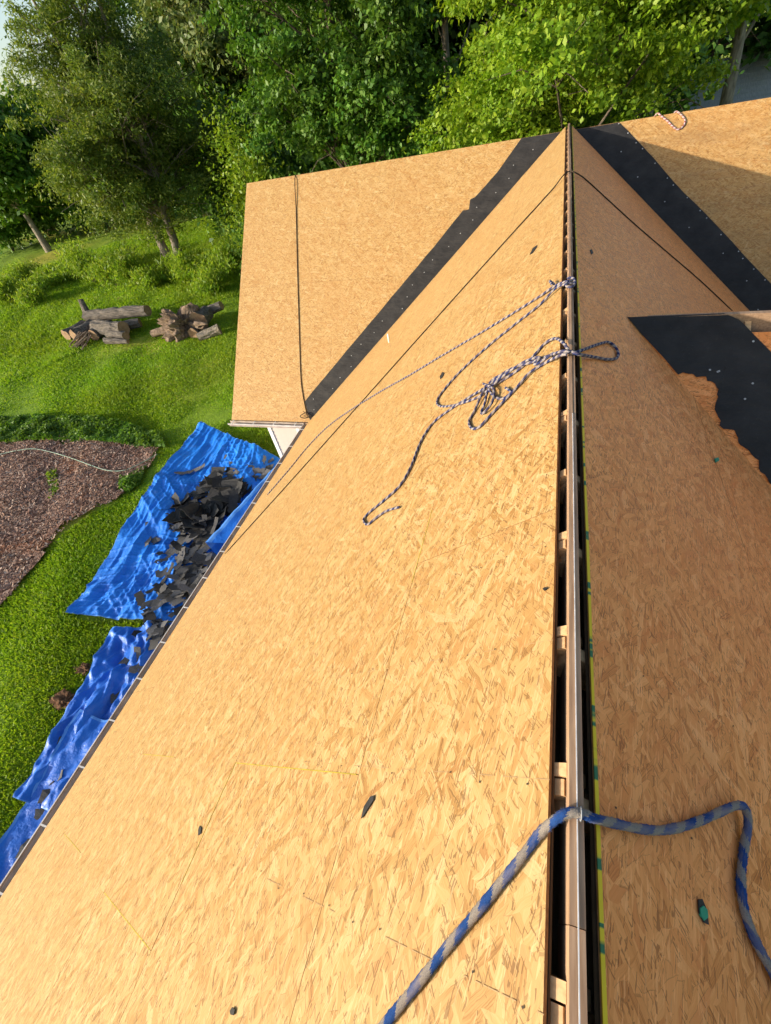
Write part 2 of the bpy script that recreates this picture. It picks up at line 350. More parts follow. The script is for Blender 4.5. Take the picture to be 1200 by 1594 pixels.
def merge(parts):
    V = []; F = []
    for v, f in parts:
        n = len(V); V += [tuple(x) for x in v]; F += [tuple(i + n for i in g) for g in f]
    return V, F
def clip(poly, reg):
    """convex clip of 2-D poly by convex ccw region"""
    out = poly
    for i in range(len(reg)):
        a = reg[i]; b = reg[(i + 1) % len(reg)]; inp = out; out = []
        if not inp: return []
        def sd(p): return (b[0] - a[0]) * (p[1] - a[1]) - (b[1] - a[1]) * (p[0] - a[0])
        for j in range(len(inp)):
            p = inp[j]; q = inp[(j + 1) % len(inp)]; sp, sq = sd(p), sd(q)
            if sp >= 0: out.append(p)
            if (sp >= 0) != (sq >= 0):
                t = sp / (sp - sq); out.append((p[0] + t * (q[0] - p[0]), p[1] + t * (q[1] - p[1])))
    return out
def ccw(r):
    s = sum(r[i][0] * r[(i + 1) % len(r)][1] - r[(i + 1) % len(r)][0] * r[i][1] for i in range(len(r)))
    return r if s > 0 else r[::-1]
def prism(poly, z0, z1):
    n = len(poly); V = [(x, y, z0) for x, y in poly] + [(x, y, z1) for x, y in poly]
    F = [tuple(range(n - 1, -1, -1)), tuple(range(n, 2 * n))] + [(i, (i + 1) % n, n + (i + 1) % n, n + i) for i in range(n)]
    return V, F

# ------------------------------------------------------------------ the setting: ground
def build_ground():
    def axis(lo, hi, a, b, st):
        mid = np.arange(a, b + .01, st); l = a - np.geomspace(1, a - lo, 14)[::-1]; r = b + np.geomspace(1, hi - b, 14); return np.concatenate([l, mid, r])
    xs = axis(-900, 900, -60, 30, .6); ys = axis(-900, 900, -16, 62, .6)
    X, Y = np.meshgrid(xs, ys); Z = gz(X, Y) + (vnoise(X * .9, Y * .9, 3) - .5) * .10
    V = np.stack([X.ravel(), Y.ravel(), Z.ravel()], 1); nx, ny = len(xs), len(ys)
    i = np.arange(nx * ny).reshape(ny, nx); F = np.stack([i[:-1, :-1].ravel(), i[:-1, 1:].ravel(), i[1:, 1:].ravel(), i[1:, :-1].ravel()], 1)
    o = mkfast('ground', V, F, 'ground', smooth=True, origin=np.array([0, 0, 0.])); tag(o, kind='structure')
build_ground()

MULCH_PX = [(-10, 684), (60, 685), (120, 683), (180, 688), (232, 695), (250, 702), (246, 718), (228, 738), (205, 752), (196, 772), (172, 788), (142, 800), (112, 822), (84, 848), (58, 880), (30, 920), (0, 952), (-60, 1010), (-200, 1010), (-330, 800), (-200, 700)]
MULCH = [on_ground(u, v)[:2] for u, v in MULCH_PX]
def inpoly(x, y, poly):
    x = np.asarray(x); y = np.asarray(y); r = np.zeros(x.shape, bool); n = len(poly)
    for i in range(n):
        x1, y1 = poly[i]; x2, y2 = poly[(i + 1) % n]
        c = ((y1 > y) != (y2 > y)) & (x < (x2 - x1) * (y - y1) / (y2 - y1 + 1e-12) + x1); r ^= c
    return r
def build_mulch():
    P = np.array(MULCH); lo = P.min(0); hi = P.max(0); st = .2
    xs = np.arange(lo[0], hi[0] + st, st); ys = np.arange(lo[1], hi[1] + st, st); X, Y = np.meshgrid(xs, ys)
    jx = X + (vnoise(X * 2, Y * 2, 5) - .5) * .5; jy = Y + (vnoise(X * 2, Y * 2, 6) - .5) * .5
    ins = inpoly(jx, jy, MULCH); Z = gz(X, Y) + .10 + (vnoise(X * 2.1, Y * 2.1, 8) - .5) * .10
    nx, ny = len(xs), len(ys); i = np.arange(nx * ny).reshape(ny, nx)
    k = ins[:-1, :-1] & ins[:-1, 1:] & ins[1:, 1:] & ins[1:, :-1]
    F = np.stack([i[:-1, :-1][k], i[:-1, 1:][k], i[1:, 1:][k], i[1:, :-1][k]], 1)
    used, inv = np.unique(F, return_inverse=True); V = np.stack([X.ravel(), Y.ravel(), Z.ravel()], 1)[used]
    o = mkfast('mulch_bed', V, inv.reshape(F.shape), 'mulch', smooth=True); tag(o, kind='structure')
    n = 16000; x = rng.uniform(lo[0], hi[0], n * 3); y = rng.uniform(lo[1], hi[1], n * 3); q = inpoly(x, y, MULCH); x = x[q][:n]; y = y[q][:n]; n = len(x)
    z = gz(x, y) + .125 + rng.uniform(0, .04, n); a = rng.uniform(0, 6.28, n); L = rng.uniform(.02, .065, n); W = rng.uniform(.008, .022, n); t = rng.normal(0, .35, (n, 2))
    d = np.stack([np.cos(a), np.sin(a), t[:, 0]], 1) * L[:, None]; e = np.stack([-np.sin(a), np.cos(a), t[:, 1]], 1) * W[:, None]; c = np.stack([x, y, z], 1)
    V = np.stack([c - d - e, c + d - e, c + d + e, c - d + e], 1).reshape(-1, 3); F = np.arange(4 * n).reshape(n, 4)
    o = mkfast('bark_chips', V, F, 'chip'); tag(o, 'loose brown bark chips strewn over the mulch bed', 'mulch', kind='stuff')
build_mulch()

# ------------------------------------------------------------------ the house
HOUSE = empty('house', (0, 3, GZ)); tag(HOUSE, 'house with bare strand board roof, open ridge slot, cross wing and dormer', 'house')

class Plane:
    def __init__(s, o, u, v, n): s.o, s.u, s.v, s.n = [np.array(a, float) for a in (o, u, v, n)]; s.u /= np.linalg.norm(s.u); s.v /= np.linalg.norm(s.v); s.n /= np.linalg.norm(s.n)
    def uv(s, p): d = np.array(p, float) - s.o; return (float(d @ s.u), float(d @ s.v))
    def at(s, a, b, h=0.0): return s.o + a * s.u + b * s.v + h * s.n
PL = Plane((0, 0, 0), (0, 1, 0), (-1, 0, -M), (-M, 0, 1))
PR = Plane((0, 0, 0), (0, -1, 0), (1, 0, -M), (M, 0, 1))
PC = Plane((0, YC, ZC), (-1, 0, 0), (0, -1, -MC), (0, -MC, 1))
PD = Plane((XD, YD, ZD), (-1, 0, 0), (0, -1, -M), (0, -M, 1))
PDB = Plane((XD, YD, ZD), (1, 0, 0), (0, 1, -M), (0, M, 1))
PB = Plane((0, YC, ZC), (1, 0, 0), (0, 1, -MC), (0, MC, 1))
TH = .012
panel_cache = {}
def place_on(o, pl, a, b, h, parent):
    R = Matrix(((pl.u[0], pl.v[0], pl.n[0]), (pl.u[1], pl.v[1], pl.n[1]), (pl.u[2], pl.v[2], pl.n[2]))).to_4x4()
    p = pl.at(a, b, h); R.translation = Vector(p - worg(parent)); o.parent = parent; o.matrix_basis = R; WO[o.name] = p
def slope(pl, region, courses, offs, mats=('osb', 'osb_edge'), plen=2.44, gap=.0022, rows=True):
    """a roof slope: added light-blocking backing sheet as the part, strand-board panels as its sub-parts"""
    reg = ccw(region); us = [p[0] for p in reg]; vs = [p[1] for p in reg]
    V, F = prism(reg, -TH - .012, -TH - .004); V = [pl.at(*p) for p in V]
    S = mk('roof_slope', V, F, 'backing_dark', HOUSE)  # sheet added under the panels, dark and light-tight so the attic stays black
    for ci in range(len(courses) - 1):
        v0, v1 = courses[ci], courses[ci + 1]; off = offs[ci % len(offs)]
        k0 = math.floor((min(us) - off) / plen) - 1; k1 = math.ceil((max(us) - off) / plen) + 1
        for k in range(k0, k1):
            a0 = off + k * plen; jig = .0006
            q = [(a0 + gap / 2, v0 + gap / 2), (a0 + plen - gap / 2, v0 + gap / 2), (a0 + plen - gap / 2, v1 - gap / 2), (a0 + gap / 2, v1 - gap / 2)]
            c = clip(q, reg)
            if len(c) < 3: continue
            area = abs(sum(c[i][0] * c[(i + 1) % len(c)][1] - c[(i + 1) % len(c)][0] * c[i][1] for i in range(len(c)))) / 2
            if area < .004: continue
            cx, cy = a0 + plen / 2, (v0 + v1) / 2
            key = (mats[0],) + tuple((round(x - cx, 4), round(y - cy, 4)) for x, y in c)
            if key not in panel_cache:
                V, F = prism(ccw([(x - cx, y - cy) for x, y in c]), -TH, 0)
                panel_cache[key] = mesh_of('strand_board_panel', V, F, mats, [1, 0] + [1] * len(c))
            o = bpy.data.objects.new('strand_board_panel', panel_cache[key]); COL.objects.link(o)
            place_on(o, pl, cx, cy, random.uniform(-jig, jig), S)
    return S
YB = -7.0
vl = lambda x: x * SLP
YA = YC + (-.05 * M - ZC) / MC                                   # where the valley reaches the ridge edge
yv_at = lambda x: YC + (-M * abs(x) - ZC) / MC                    # valley y at distance x from ridge
RG = .056
regL = [(YB, vl(RG)), (min(YC, yv_at(RG)), vl(RG)), (YV, vl(RN)), (YB, vl(RN))]
SLOPE_L = slope(PL, regL, [vl(RG), vl(.69), vl(1.605), vl(2.465), vl(3.30), vl(4.15), vl(RN)], [1.30, .29, -.49, .29, -.45, 1.0])
regR = [(-YB, vl(RG)), (-min(YC, yv_at(RG)), vl(RG)), (-YV, vl(RN)), (-YB, vl(RN))]
SLOPE_R = slope(PR, regR, [vl(RG), vl(.95), vl(1.88), vl(2.81), vl(3.74), vl(RN)], [.6, -.62, .6, -.62], ('osb_red', 'osb_edge'))
c_e = (YC - YV) * SLC; x_a = -ZC / M
cc = [0.012] + [0.012 + i * 1.22 for i in range(1, 5)] + [c_e]; cc = [c for c in cc if c <= c_e + 1e-6]
if c_e - cc[-2] < .25: cc.pop(-2)
regCL = [(x_a, 0.012), (-XR, 0.012), (-XR, c_e), (RN, c_e)]
SLOPE_C = slope(PC, regCL, cc, [5.78, 4.56])
regCR = [(-x_a, 0.012), (-XRR, 0.012), (-XRR, c_e), (-RN, c_e)]
SLOPE_CR = slope(PC, regCR, cc, [-1.1, .12], ('osb_old', 'osb_edge'))
# rear of the cross wing
V, F = prism(ccw([(XR, .012), (XRR, .012), (XRR, c_e), (XR, c_e)]), -.03, 0); V = [PB.at(*p) for p in V]
mk('roof_slope', V, F, ['osb', 'osb_edge'], HOUSE, [1, 0, 1, 1, 1, 1])

# painted factory edge of the shaded side's top panels
V, F = merge([beam((RG - .0035, a, -M * RG + .001), (RG - .0035, b, -M * RG + .001), (1, 0, 0), (0, 0, 1), .006, .014) for a, b in [(YB, YC - .15)]])
# strip laid on the top face too, a hand-wide paint line
V2 = [PR.at(-YB, vl(RG) + .0006, .0025), PR.at(-(YC - .2), vl(RG) + .0006, .0025), PR.at(-(YC - .2), vl(RG) + .009, .0025), PR.at(-YB, vl(RG) + .009, .0025)]
def edge_strip():
    n = 60; ys = np.linspace(YB, YC - .25, n); V = []; F = []
    for y in ys:
        wv = .0048 + .002 * math.sin(y * 9) * math.sin(y * 3.1)
        V += [(RG - .004, y, -M * RG - .014), (RG - .004, y, -M * RG + .004), (RG + wv, y, -M * (RG + wv) + .0042)]
    for i in range(n - 1):
        a = 3 * i; F += [(a, a + 3, a + 4, a + 1), (a + 1, a + 4, a + 5, a + 2)]
    o = mk('painted_panel_edge', V, F, 'edge_paint', HOUSE)
    o.rotation_euler = (0, 0, 0); return o
eo = edge_strip()
# material reads local X: rotate mesh data so that X runs along the ridge
for v in eo.data.vertices: v.co = Vector((v.co.y, -v.co.x, v.co.z))
eo.rotation_euler = (0, 0, math.pi / 2)

def joint_strip(pl, p, q, wd, mat, name, parent, h=.0014):
    p = np.array(p, float); q = np.array(q, float); d = (q - p) / np.linalg.norm(q - p); n = np.array([-d[1], d[0]]) * wd / 2
    return mk(name, [pl.at(*(p - n), h), pl.at(*(q - n), h), pl.at(*(q + n), h), pl.at(*(p + n), h)], [(0, 1, 2, 3)], mat, parent)
for p, q in (((.29, vl(.70)), (.29, vl(1.60))), ((-.49, vl(1.62)), (-.49, vl(2.45))), ((.29, vl(2.50)), (.29, vl(3.2))), ((-.45, vl(3.37)), (-.45, vl(4.1))), ((1.18, vl(.69)), (1.70, vl(.69))), ((-.25, vl(1.605)), (.29, vl(1.605)))):
    joint_strip(PL, p, q, .0032, 'joint_paint', 'painted_panel_edge', SLOPE_L)
_V = []; _F = []
for i in (-1, 0, 1, 2, 3, 4, 6):
    y = N0 + i * SP + random.uniform(-.01, .01); v = .07
    while v < (1.3 if i < 4 else .8):
        L_ = random.uniform(.01, .06); n_ = len(_V); _V += [PL.at(y - .0011, v, .0013), PL.at(y + .0011, v, .0013), PL.at(y + .0011, v + L_, .0013), PL.at(y - .0011, v + L_, .0013)]; _F.append((n_, n_ + 1, n_ + 2, n_ + 3)); v += L_ + random.expovariate(1 / .05)
tag(mk('chalk_dashes', _V, _F, 'chalk_mark', SLOPE_L), kind='stuff')
# ridge boards, butt-jointed
yj = [YB + .1, -2.6, .05, 2.52, 5.9, 8.7, YC + .02]
for i in range(len(yj) - 1):
    V, F = beam((.0025, yj[i] + .001, -.002 - .004 * (i % 2)), (.0025, yj[i + 1] - .001, -.002 - .004 * (i % 2)), (1, 0, 0), (0, 0, 1), .032, .19)
    mk('ridge_board', V, F, 'lumber', HOUSE)
V, F = beam((.0035, YB + .2, .0022), (.0035, 1.9, .0022), (1, 0, 0), (0, 0, 1), .0024, .003); mk('chalk_string', V, F, 'string', HOUSE)
V, F = beam((.006, 1.9, -.0005), (.006, YC - .2, -.0005), (1, 0, 0), (0, 0, 1), .003, .004); mk('saw_kerf', V, F, 'nail', HOUSE)
# rafters
for i in range(-18, 28):
    y = N0 + i * SP
    if y < YB + .2 or y > YC - .3: continue
    for s in (-1, 1):
        dy = 0 if s < 0 else -.03
        xe = min(RN - .05, RN if y < YV else max(.35, (YC - y) * MC / M - .1))
        h = -.026 / 1.0
        p = np.array([s * .0195, y + dy, -M * .0195 - .034]); q = np.array([s * xe, y + dy, -M * xe - .034])
        V, F = beam(p, q, (0, 1, 0), (s * M, 0, 1), .038, .14); mk('rafter', V, F, 'lumber_rafter', HOUSE)
    # nailed-on scab block beside the sunny rafter, seen in the slot
    if i in (-1, 0, 1, 2, 4, 7):
        p = np.array([-.0145, y + .040, -M * .0145 - .028]); q = np.array([-.16, y + .040, -M * .16 - .028])
        V, F = beam(p, q, (0, 1, 0), (-M, 0, 1), .032, .09); mk('rafter_scab', V, F, 'lumber_rafter', HOUSE)

# walls under the roof
WX = 4.55; WL = -6.42; WY = 7.62
def wallbox(c0, c1, m, name='wall', parent=HOUSE):
    V, F = box(c0, c1); return mk(name, V, F, m, parent)
wallbox((-WX, YB + .3, GZ - .3), (WX, WY - .01, EZ - .18), 'siding')
WALLW = wallbox((WL, WY, GZ - .3), (XRR - .4, 2 * YC - WY, EZ - .18), 'siding')
# gables (closed, so that the attic stays dark)
def gable_x(x, t):
    pts = [(WY, EZ - .18), (2 * YC - WY, EZ - .18), (YC, ZC - .25)]
    V = [(x, y, z) for y, z in pts] + [(x + t, y, z) for y, z in pts]
    return V, [(0, 1, 2), (5, 4, 3), (0, 3, 4, 1), (1, 4, 5, 2), (2, 5, 3, 0)]
V, F = gable_x(WL, .1); mk('gable_wall', V, F, 'siding', HOUSE)
V, F = gable_x(XRR - .5, .1); mk('gable_wall', V, F, 'siding', HOUSE)
pts = [(-WX, EZ - .18), (WX, EZ - .18), (0, -.35)]; V = [(x, YB + .3, z) for x, z in pts] + [(x, YB + .4, z) for x, z in pts]
mk('gable_wall', V, [(0, 1, 2), (5, 4, 3), (0, 3, 4, 1), (1, 4, 5, 2), (2, 5, 3, 0)], 'siding', HOUSE)
# siding boards on the visible wing wall
z = EZ - .22
while z > GZ:
    z0 = z - .115
    V = [(WL + .06, WY - .018, z0), (-WX, WY - .018, z0), (-WX, WY - .004, z), (WL + .06, WY - .004, z), (WL + .06, WY + .02, z0), (-WX, WY + .02, z0), (-WX, WY + .02, z), (WL + .06, WY + .02, z)]
    o = mk('siding_board', V, [(0, 1, 2, 3), (0, 4, 5, 1), (4, 7, 6, 5), (3, 2, 6, 7), (0, 3, 7, 4), (1, 5, 6, 2)], 'siding', WALLW); z = z0
V, F = box((WL - .02, WY - .035, GZ), (WL + .075, WY + .06, EZ - .17)); mk('corner_trim', V, F, 'trim', WALLW)
# window on the wing wall near the inside corner
wx0, wx1, wz0, wz1 = -5.62, -4.75, -5.75, -4.30
win = mk('window', *merge([box((wx0, WY - .05, wz0), (wx0 + .09, WY - .005, wz1)), box((wx1 - .09, WY - .05, wz0), (wx1, WY - .005, wz1)), box((wx0 + .09, WY - .05, wz1 - .08), (wx1 - .09, WY - .005, wz1)), box((wx0 + .09, WY - .055, wz0), (wx1 - .09, WY - .005, wz0 + .09)), box((wx0 + .09, WY - .045, (wz0 + wz1) / 2 - .02), (wx1 - .09, WY - .008, (wz0 + wz1) / 2 + .02))]), 'trim', WALLW)
V, F = box((wx0 + .09, WY - .028, wz0 + .09), (wx1 - .09, WY - .020, wz1 - .08)); mk('pane', V, F, 'glass', WALLW)
# fascia, soffit
V, F = box((-RN + .012, YB, EZ - .17), (-RN + .034, YV + .1, EZ - .035)); mk('fascia_board', V, F, 'gutter', HOUSE)
V, F = box((-RN + .04, YB, EZ - .175), (-WX + .02, YV, EZ - .160)); mk('soffit', V, F, 'trim', HOUSE)
V, F = box((XR + .01, YV + .012, EZ - .17), (-RN + .03, YV + .034, EZ - .035)); mk('fascia_board', V, F, 'lumber', HOUSE)
V, F = box((XR + .02, YV + .04, EZ - .175), (-WX, WY + .02, EZ - .160)); mk('soffit', V, F, 'trim', HOUSE)
# rake boards on the wing's left end
for pl_, sg in ((PC, 1), (PB, -1)):
    a0 = pl_.at(sg * -XR, .012, -TH - .03); a1 = pl_.at(sg * -XR, c_e, -TH - .03)
    V, F = beam(a0 + np.array([.012, 0, 0]), a1 + np.array([.012, 0, 0]), (1, 0, 0), (0, 0, 1), .022, .16); mk('rake_board', V, F, 'trim', HOUSE)
# gutters: K-profile trough, straps across the top
def gutter(axis, fixed, a0, a1, z, name='gutter'):
    """axis 1: runs along Y at x=fixed (outward -X); axis 0: runs along X at y=fixed (outward -Y)"""
    prof = [(0.0, 0.0), (0.0, -.105), (-.075, -.110), (-.095, -.06), (-.118, -.035), (-.122, -.002), (-.105, .0), (-.105, -.006), (-.112, -.035), (-.088, -.062), (-.070, -.102), (-.004, -.099), (-.004, 0)]
    n = len(prof); V = []; 
    for a in (a0, a1):
        for d, h in prof: V.append((fixed + d, a, z + h) if axis == 1 else (a, fixed + d, z + h))
    F = [(i, (i + 1) % n, n + (i + 1) % n, n + i) for i in range(n)] + [tuple(range(n)), tuple(range(2 * n - 1, n - 1, -1))]
    fm = [1 if i in (4, 5) else 0 for i in range(n)] + [0, 0]
    G = mk(name, V, F, ['gutter', 'gutter_lip'], HOUSE, fm)
    k = a0 + .12
    while k < a1 - .05:
        c0, c1 = ((fixed - .116, k - .009, z - .001), (fixed - .01, k + .009, z + .004)) if axis == 1 else ((k - .012, fixed - .116, z - .001), (k + .012, fixed + .02, z + .004))
        V, F = box(c0, c1); mk('gutter_strap', V, F, 'strap', G); k += .58 + random.uniform(-.03, .03)
    return G
gutter(1, -RN - .004, YB, YV - .05, EZ - .022)
gutter(0, YV - .004, XR - .06, -RN - .13, EZ - .022)

# valley felt on the cross slope
def ragged(pts, n, amp, seed):
    out = []; r = random.Random(seed)
    for i in range(len(pts) - 1):
        p, q = np.array(pts[i], float), np.array(pts[i + 1], float)
        k = max(1, int(np.linalg.norm(q - p) * n))
        d = (q - p) / (np.linalg.norm(q - p) + 1e-9); nn = np.array([-d[1], d[0]])
        for j in range(k): out.append(tuple(p + (q - p) * j / k + nn * r.uniform(-amp, amp) * (0 if j == 0 else 1)))
    out.append(tuple(pts[-1])); return out
def felt(pl, left, right, h, name='roofing_felt', sub=10):
    """sheet between two edge polylines given in plane coordinates"""
    n = min(len(left), len(right)); V = []; F = []
    def res(e, m):
        e = np.array(e); s = np.r_[0, np.cumsum(np.linalg.norm(np.diff(e, axis=0), axis=1))]; t = np.linspace(0, s[-1], m); return np.stack([np.interp(t, s, e[:, 0]), np.interp(t, s, e[:, 1])], 1)
    m = 220; L = res(left, m); R = res(right, m)
    for i in range(m):
        for j in range(sub + 1):
            p = L[i] + (R[i] - L[i]) * j / sub; e = min(j, sub - j) / sub
            V.append(pl.at(p[0], p[1], h + .006 * float(vnoise(p[0] * 6, p[1] * 6, 4)) + .01 * float(vnoise(p[0] * 1.7, p[1] * 1.7, 9)) * (1 if e > 0 else .3)))
    for i in range(m - 1):
        for j in range(sub):
            a = i * (sub + 1) + j; F.append((a, a + 1, a + sub + 2, a + sub + 1))
    o = mk(name, V, F, 'felt', HOUSE, smooth=True)
    nn = pl.n
    if Vector(o.data.polygons[0].normal).dot(Vector(nn)) < 0: o.data.flip_normals()
    return o
uvC = lambda u, v: PC.uv(on_cross(u, v))
vA = PC.uv((-x_a, YC, ZC)); vB = PC.uv((-RN, YV, EZ)); vAr = PC.uv((x_a, YC, ZC)); vBr = PC.uv((RN, YV, EZ))
eL = [uvC(812, 219), uvC(775, 268), uvC(741, 306), uvC(733, 310), uvC(731, 326), uvC(722, 327), uvC(690, 367), uvC(600, 475), uvC(540, 546), uvC(476, 624)]
felt(PC, [(vA[0] + .02, .02)] + [(vA[0] + (vB[0] - vA[0]) * t - .02, vA[1] + (vB[1] - vA[1]) * t) for t in np.linspace(.02, .995, 20)], ragged([(eL[0][0], .02)] + eL[1:], 4, .008, 3), .004)
eR = [uvC(965, 189), uvC(1000, 226), uvC(1050, 283), uvC(1100, 333), uvC(1160, 398), uvC(1200, 440)]
dR = np.array(eR[-1]) - np.array(eR[2]); eR.append(tuple(np.array(eR[-1]) + dR * 1.15))
felt(PC, ragged([(eR[0][0], .02)] + eR[1:], 4, .008, 5), [(vAr[0] - .02, .02)] + [(vAr[0] + (vBr[0] - vAr[0]) * t + .02, vAr[1] + (vBr[1] - vAr[1]) * t) for t in np.linspace(.02, .995, 20)], .004)

# dormer: a cross gable on the shaded slope, near side covered with torn felt
DW = 2.5; XE = 6.0
d_v = DW * SLP
PDu = lambda x: -(x - XD)
regD = [(PDu(XD), 0.01), (PDu(XD + DW), d_v), (PDu(XE), d_v), (PDu(XE), .01)]
xs_open = 1.12
def dormer():
    # sheathing of the near slope with an unsheathed strip under the ridge beyond the felt
    reg = ccw([(PDu(XD + .01), 0.012), (PDu(XD + DW), d_v), (PDu(XE), d_v), (PDu(XE), .15), (PDu(1.18), .15), (PDu(1.10), .012)])
    S = slope(PD, ccw([(PDu(XD + .10), .155), (PDu(XD + DW), d_v), (PDu(XE), d_v), (PDu(XE), .155)]), [.15, 1.37, 2.59, 3.3], [.4, -.8], ('osb_red', 'osb_edge'))
    V, F = prism(ccw([(0.0 - .012, .012), (PDu(XD + .10) , .151), (PDu(1.14), .151), (PDu(1.08), .012)]), -TH, 0)
    o = bpy.data.objects.new('strand_board_panel', mesh_of('strand_board_panel', V, F, ['osb', 'osb_edge'], [1, 0, 1, 1, 1, 1])); COL.objects.link(o); place_on(o, PD, 0, 0, 0, S)
    V, F = prism(ccw([(0, .01), (XE - XD, .01), (XE - XD, d_v), (DW, d_v)]), -.03, 0); V = [PDB.at(*p) for p in V]; mk('roof_slope', V, F, ['osb', 'osb_edge'], HOUSE, [1, 0, 1, 1, 1, 1])
    V, F = beam((XD + .15, YD, ZD - .004), (XE, YD, ZD - .004), (0, 1, 0), (0, 0, 1), .040, .18); mk('ridge_board', V, F, 'lumber', HOUSE)
    for x in (1.27, 1.68, 2.09, 2.5, 2.9, 3.3):
        p = PD.at(PDu(x), .026, -.034); q = PD.at(PDu(x), 1.2, -.034); V, F = beam(p, q, (1, 0, 0), PD.n, .038, .13); mk('rafter', V, F, 'lumber_rafter', HOUSE)
    # torn felt
    uv = lambda u, v: PD.uv(on_dormer(u, v))
    left = [uv(976, 492), uv(1000, 521), uv(1030, 553), uv(1056, 583), uv(1072, 582), uv(1092, 586), uv(1113, 597), uv(1120, 608), uv(1115, 625), uv(1118, 648), uv(1120, 662), uv(1136, 668), uv(1146, 676), uv(1152, 692), uv(1160, 697), uv(1175, 712), uv(1190, 738), uv(1204, 756), uv(1260, 830)]
    right = [(0.0, .006), uv(1060, 489), uv(1128, 487), uv(1150, 497), uv(1160, 506), uv(1175, 522), uv(1205, 552), uv(1320, 660)]
    right = [(p[0], max(.006, p[1])) for p in right]
    felt(PD, left[:3] + ragged(left[3:], 40, .016, 8), ragged(right, 6, .003, 9), .005, sub=16)
dormer()
# staples on the felt and nail heads in the sheathing: tiny, joined
def dots(pl, pts, r, mat, name, parent, h=.004):
    V = []; F = []
    for a, b in pts:
        n = len(V); k = 6; V += [pl.at(a + r * math.cos(i * 6.2832 / k), b + r * math.sin(i * 6.2832 / k), h) for i in range(k)]; F.append(tuple(range(n, n + k)))
    o = mk(name, V, F, mat, parent); tag(o, kind='stuff'); return o
pts = []
for i in range(-5, 20):
    y = N0 + i * SP
    for v in np.arange(vl(RG) + .05, vl(RN), .15):
        if random.random() < .8: pts.append((y + random.uniform(-.012, .012), v + random.uniform(-.03, .03)))
dots(PL, pts, .0030, 'nail', 'nail_heads', SLOPE_L, .0022)
dots(PR, [(-a, b) for a, b in pts if b < 3.5], .0030, 'nail', 'nail_heads', SLOPE_R, .0022)
pts = [(e[0] + (f[0] - e[0]) * t + random.uniform(-.02, .02) + .05, e[1] + (f[1] - e[1]) * t) for e, f in zip(eR[:-1], eR[1:]) for t in (.1, .5, .9)] + [(vAr[0] + (vBr[0] - vAr[0]) * t - random.uniform(.1, .4), vAr[1] + (vBr[1] - vAr[1]) * t) for t in np.linspace(.1, .8, 9)]
dots(PC, pts, .011, 'metal', 'felt_cap_nails', SLOPE_CR, .024)
pts = [(vA[0] + (vB[0] - vA[0]) * t + random.uniform(.08, .42), vA[1] + (vB[1] - vA[1]) * t) for t in np.linspace(.05, .95, 22)]
dots(PC, pts, .010, 'metal', 'felt_cap_nails', SLOPE_C, .024)
pts = [PD.uv(on_dormer(u, v)) for u, v in ((1104, 577), (1116, 580), (1118, 579), (1170, 598), (1158, 622), (1171, 533))]
dots(PD, pts, .008, 'metal', 'felt_cap_nails', HOUSE, .026)

# ------------------------------------------------------------------ ropes
def catmull(P, per=10):
    P = [np.array(p, float) for p in P]; P = [2 * P[0] - P[1]] + P + [2 * P[-1] - P[-2]]; out = []
    for i in range(1, len(P) - 2):
        a, b, c, d = P[i - 1:i + 3]
        for t in np.linspace(0, 1, per, endpoint=False): out.append(.5 * ((2 * b) + (-a + c) * t + (2 * a - 5 * b + 4 * c - d) * t * t + (-a + 3 * b - 3 * c + d) * t ** 3))
    out.append(P[-2]); return np.array(out)
def rope_geo(strands, r, seg=10, per=10, fuzz=0.0):
    V = []; F = []; UV = []
    for P in strands:
        C = catmull(P, per); n = len(C); T = np.gradient(C, axis=0); T /= np.linalg.norm(T, axis=1)[:, None] + 1e-12
        L = np.r_[0, np.cumsum(np.linalg.norm(np.diff(C, axis=0), axis=1))]; up = np.array([.13, .07, 1.0]); base = len(V)
        nrm = np.cross(T[0], up); nrm /= np.linalg.norm(nrm)
        for i in range(n):
            nrm = nrm - T[i] * (nrm @ T[i]); nrm /= np.linalg.norm(nrm); bi = np.cross(T[i], nrm)
            rr = r * (1 + .05 * math.sin(L[i] * 55)) * (.55 if i in (0, n - 1) else 1)
            for j in range(seg):
                a = 6.28318 * j / seg; lob = 1 + .07 * math.cos(3 * (a + L[i] * 70 * .015 / r)) + random.uniform(-fuzz, fuzz)
                V.append(C[i] + rr * lob * (math.cos(a) * nrm + math.sin(a) * bi))
        for i in range(n - 1):
            for j in range(seg):
                k = (j + 1) % seg; F.append((base + i * seg + j, base + i * seg + k, base + (i + 1) * seg + k, base + (i + 1) * seg + j)); UV.append(((L[i], j / seg), (L[i], (j + 1) / seg), (L[i + 1], (j + 1) / seg), (L[i + 1], j / seg)))
        for e, rv in ((0, True), (n - 1, False)):
            idx = [base + e * seg + j for j in range(seg)]; F.append(tuple(idx if not rv else idx[::-1])); UV.append(tuple((L[e], .5) for _ in range(seg)))
    return V, F, UV
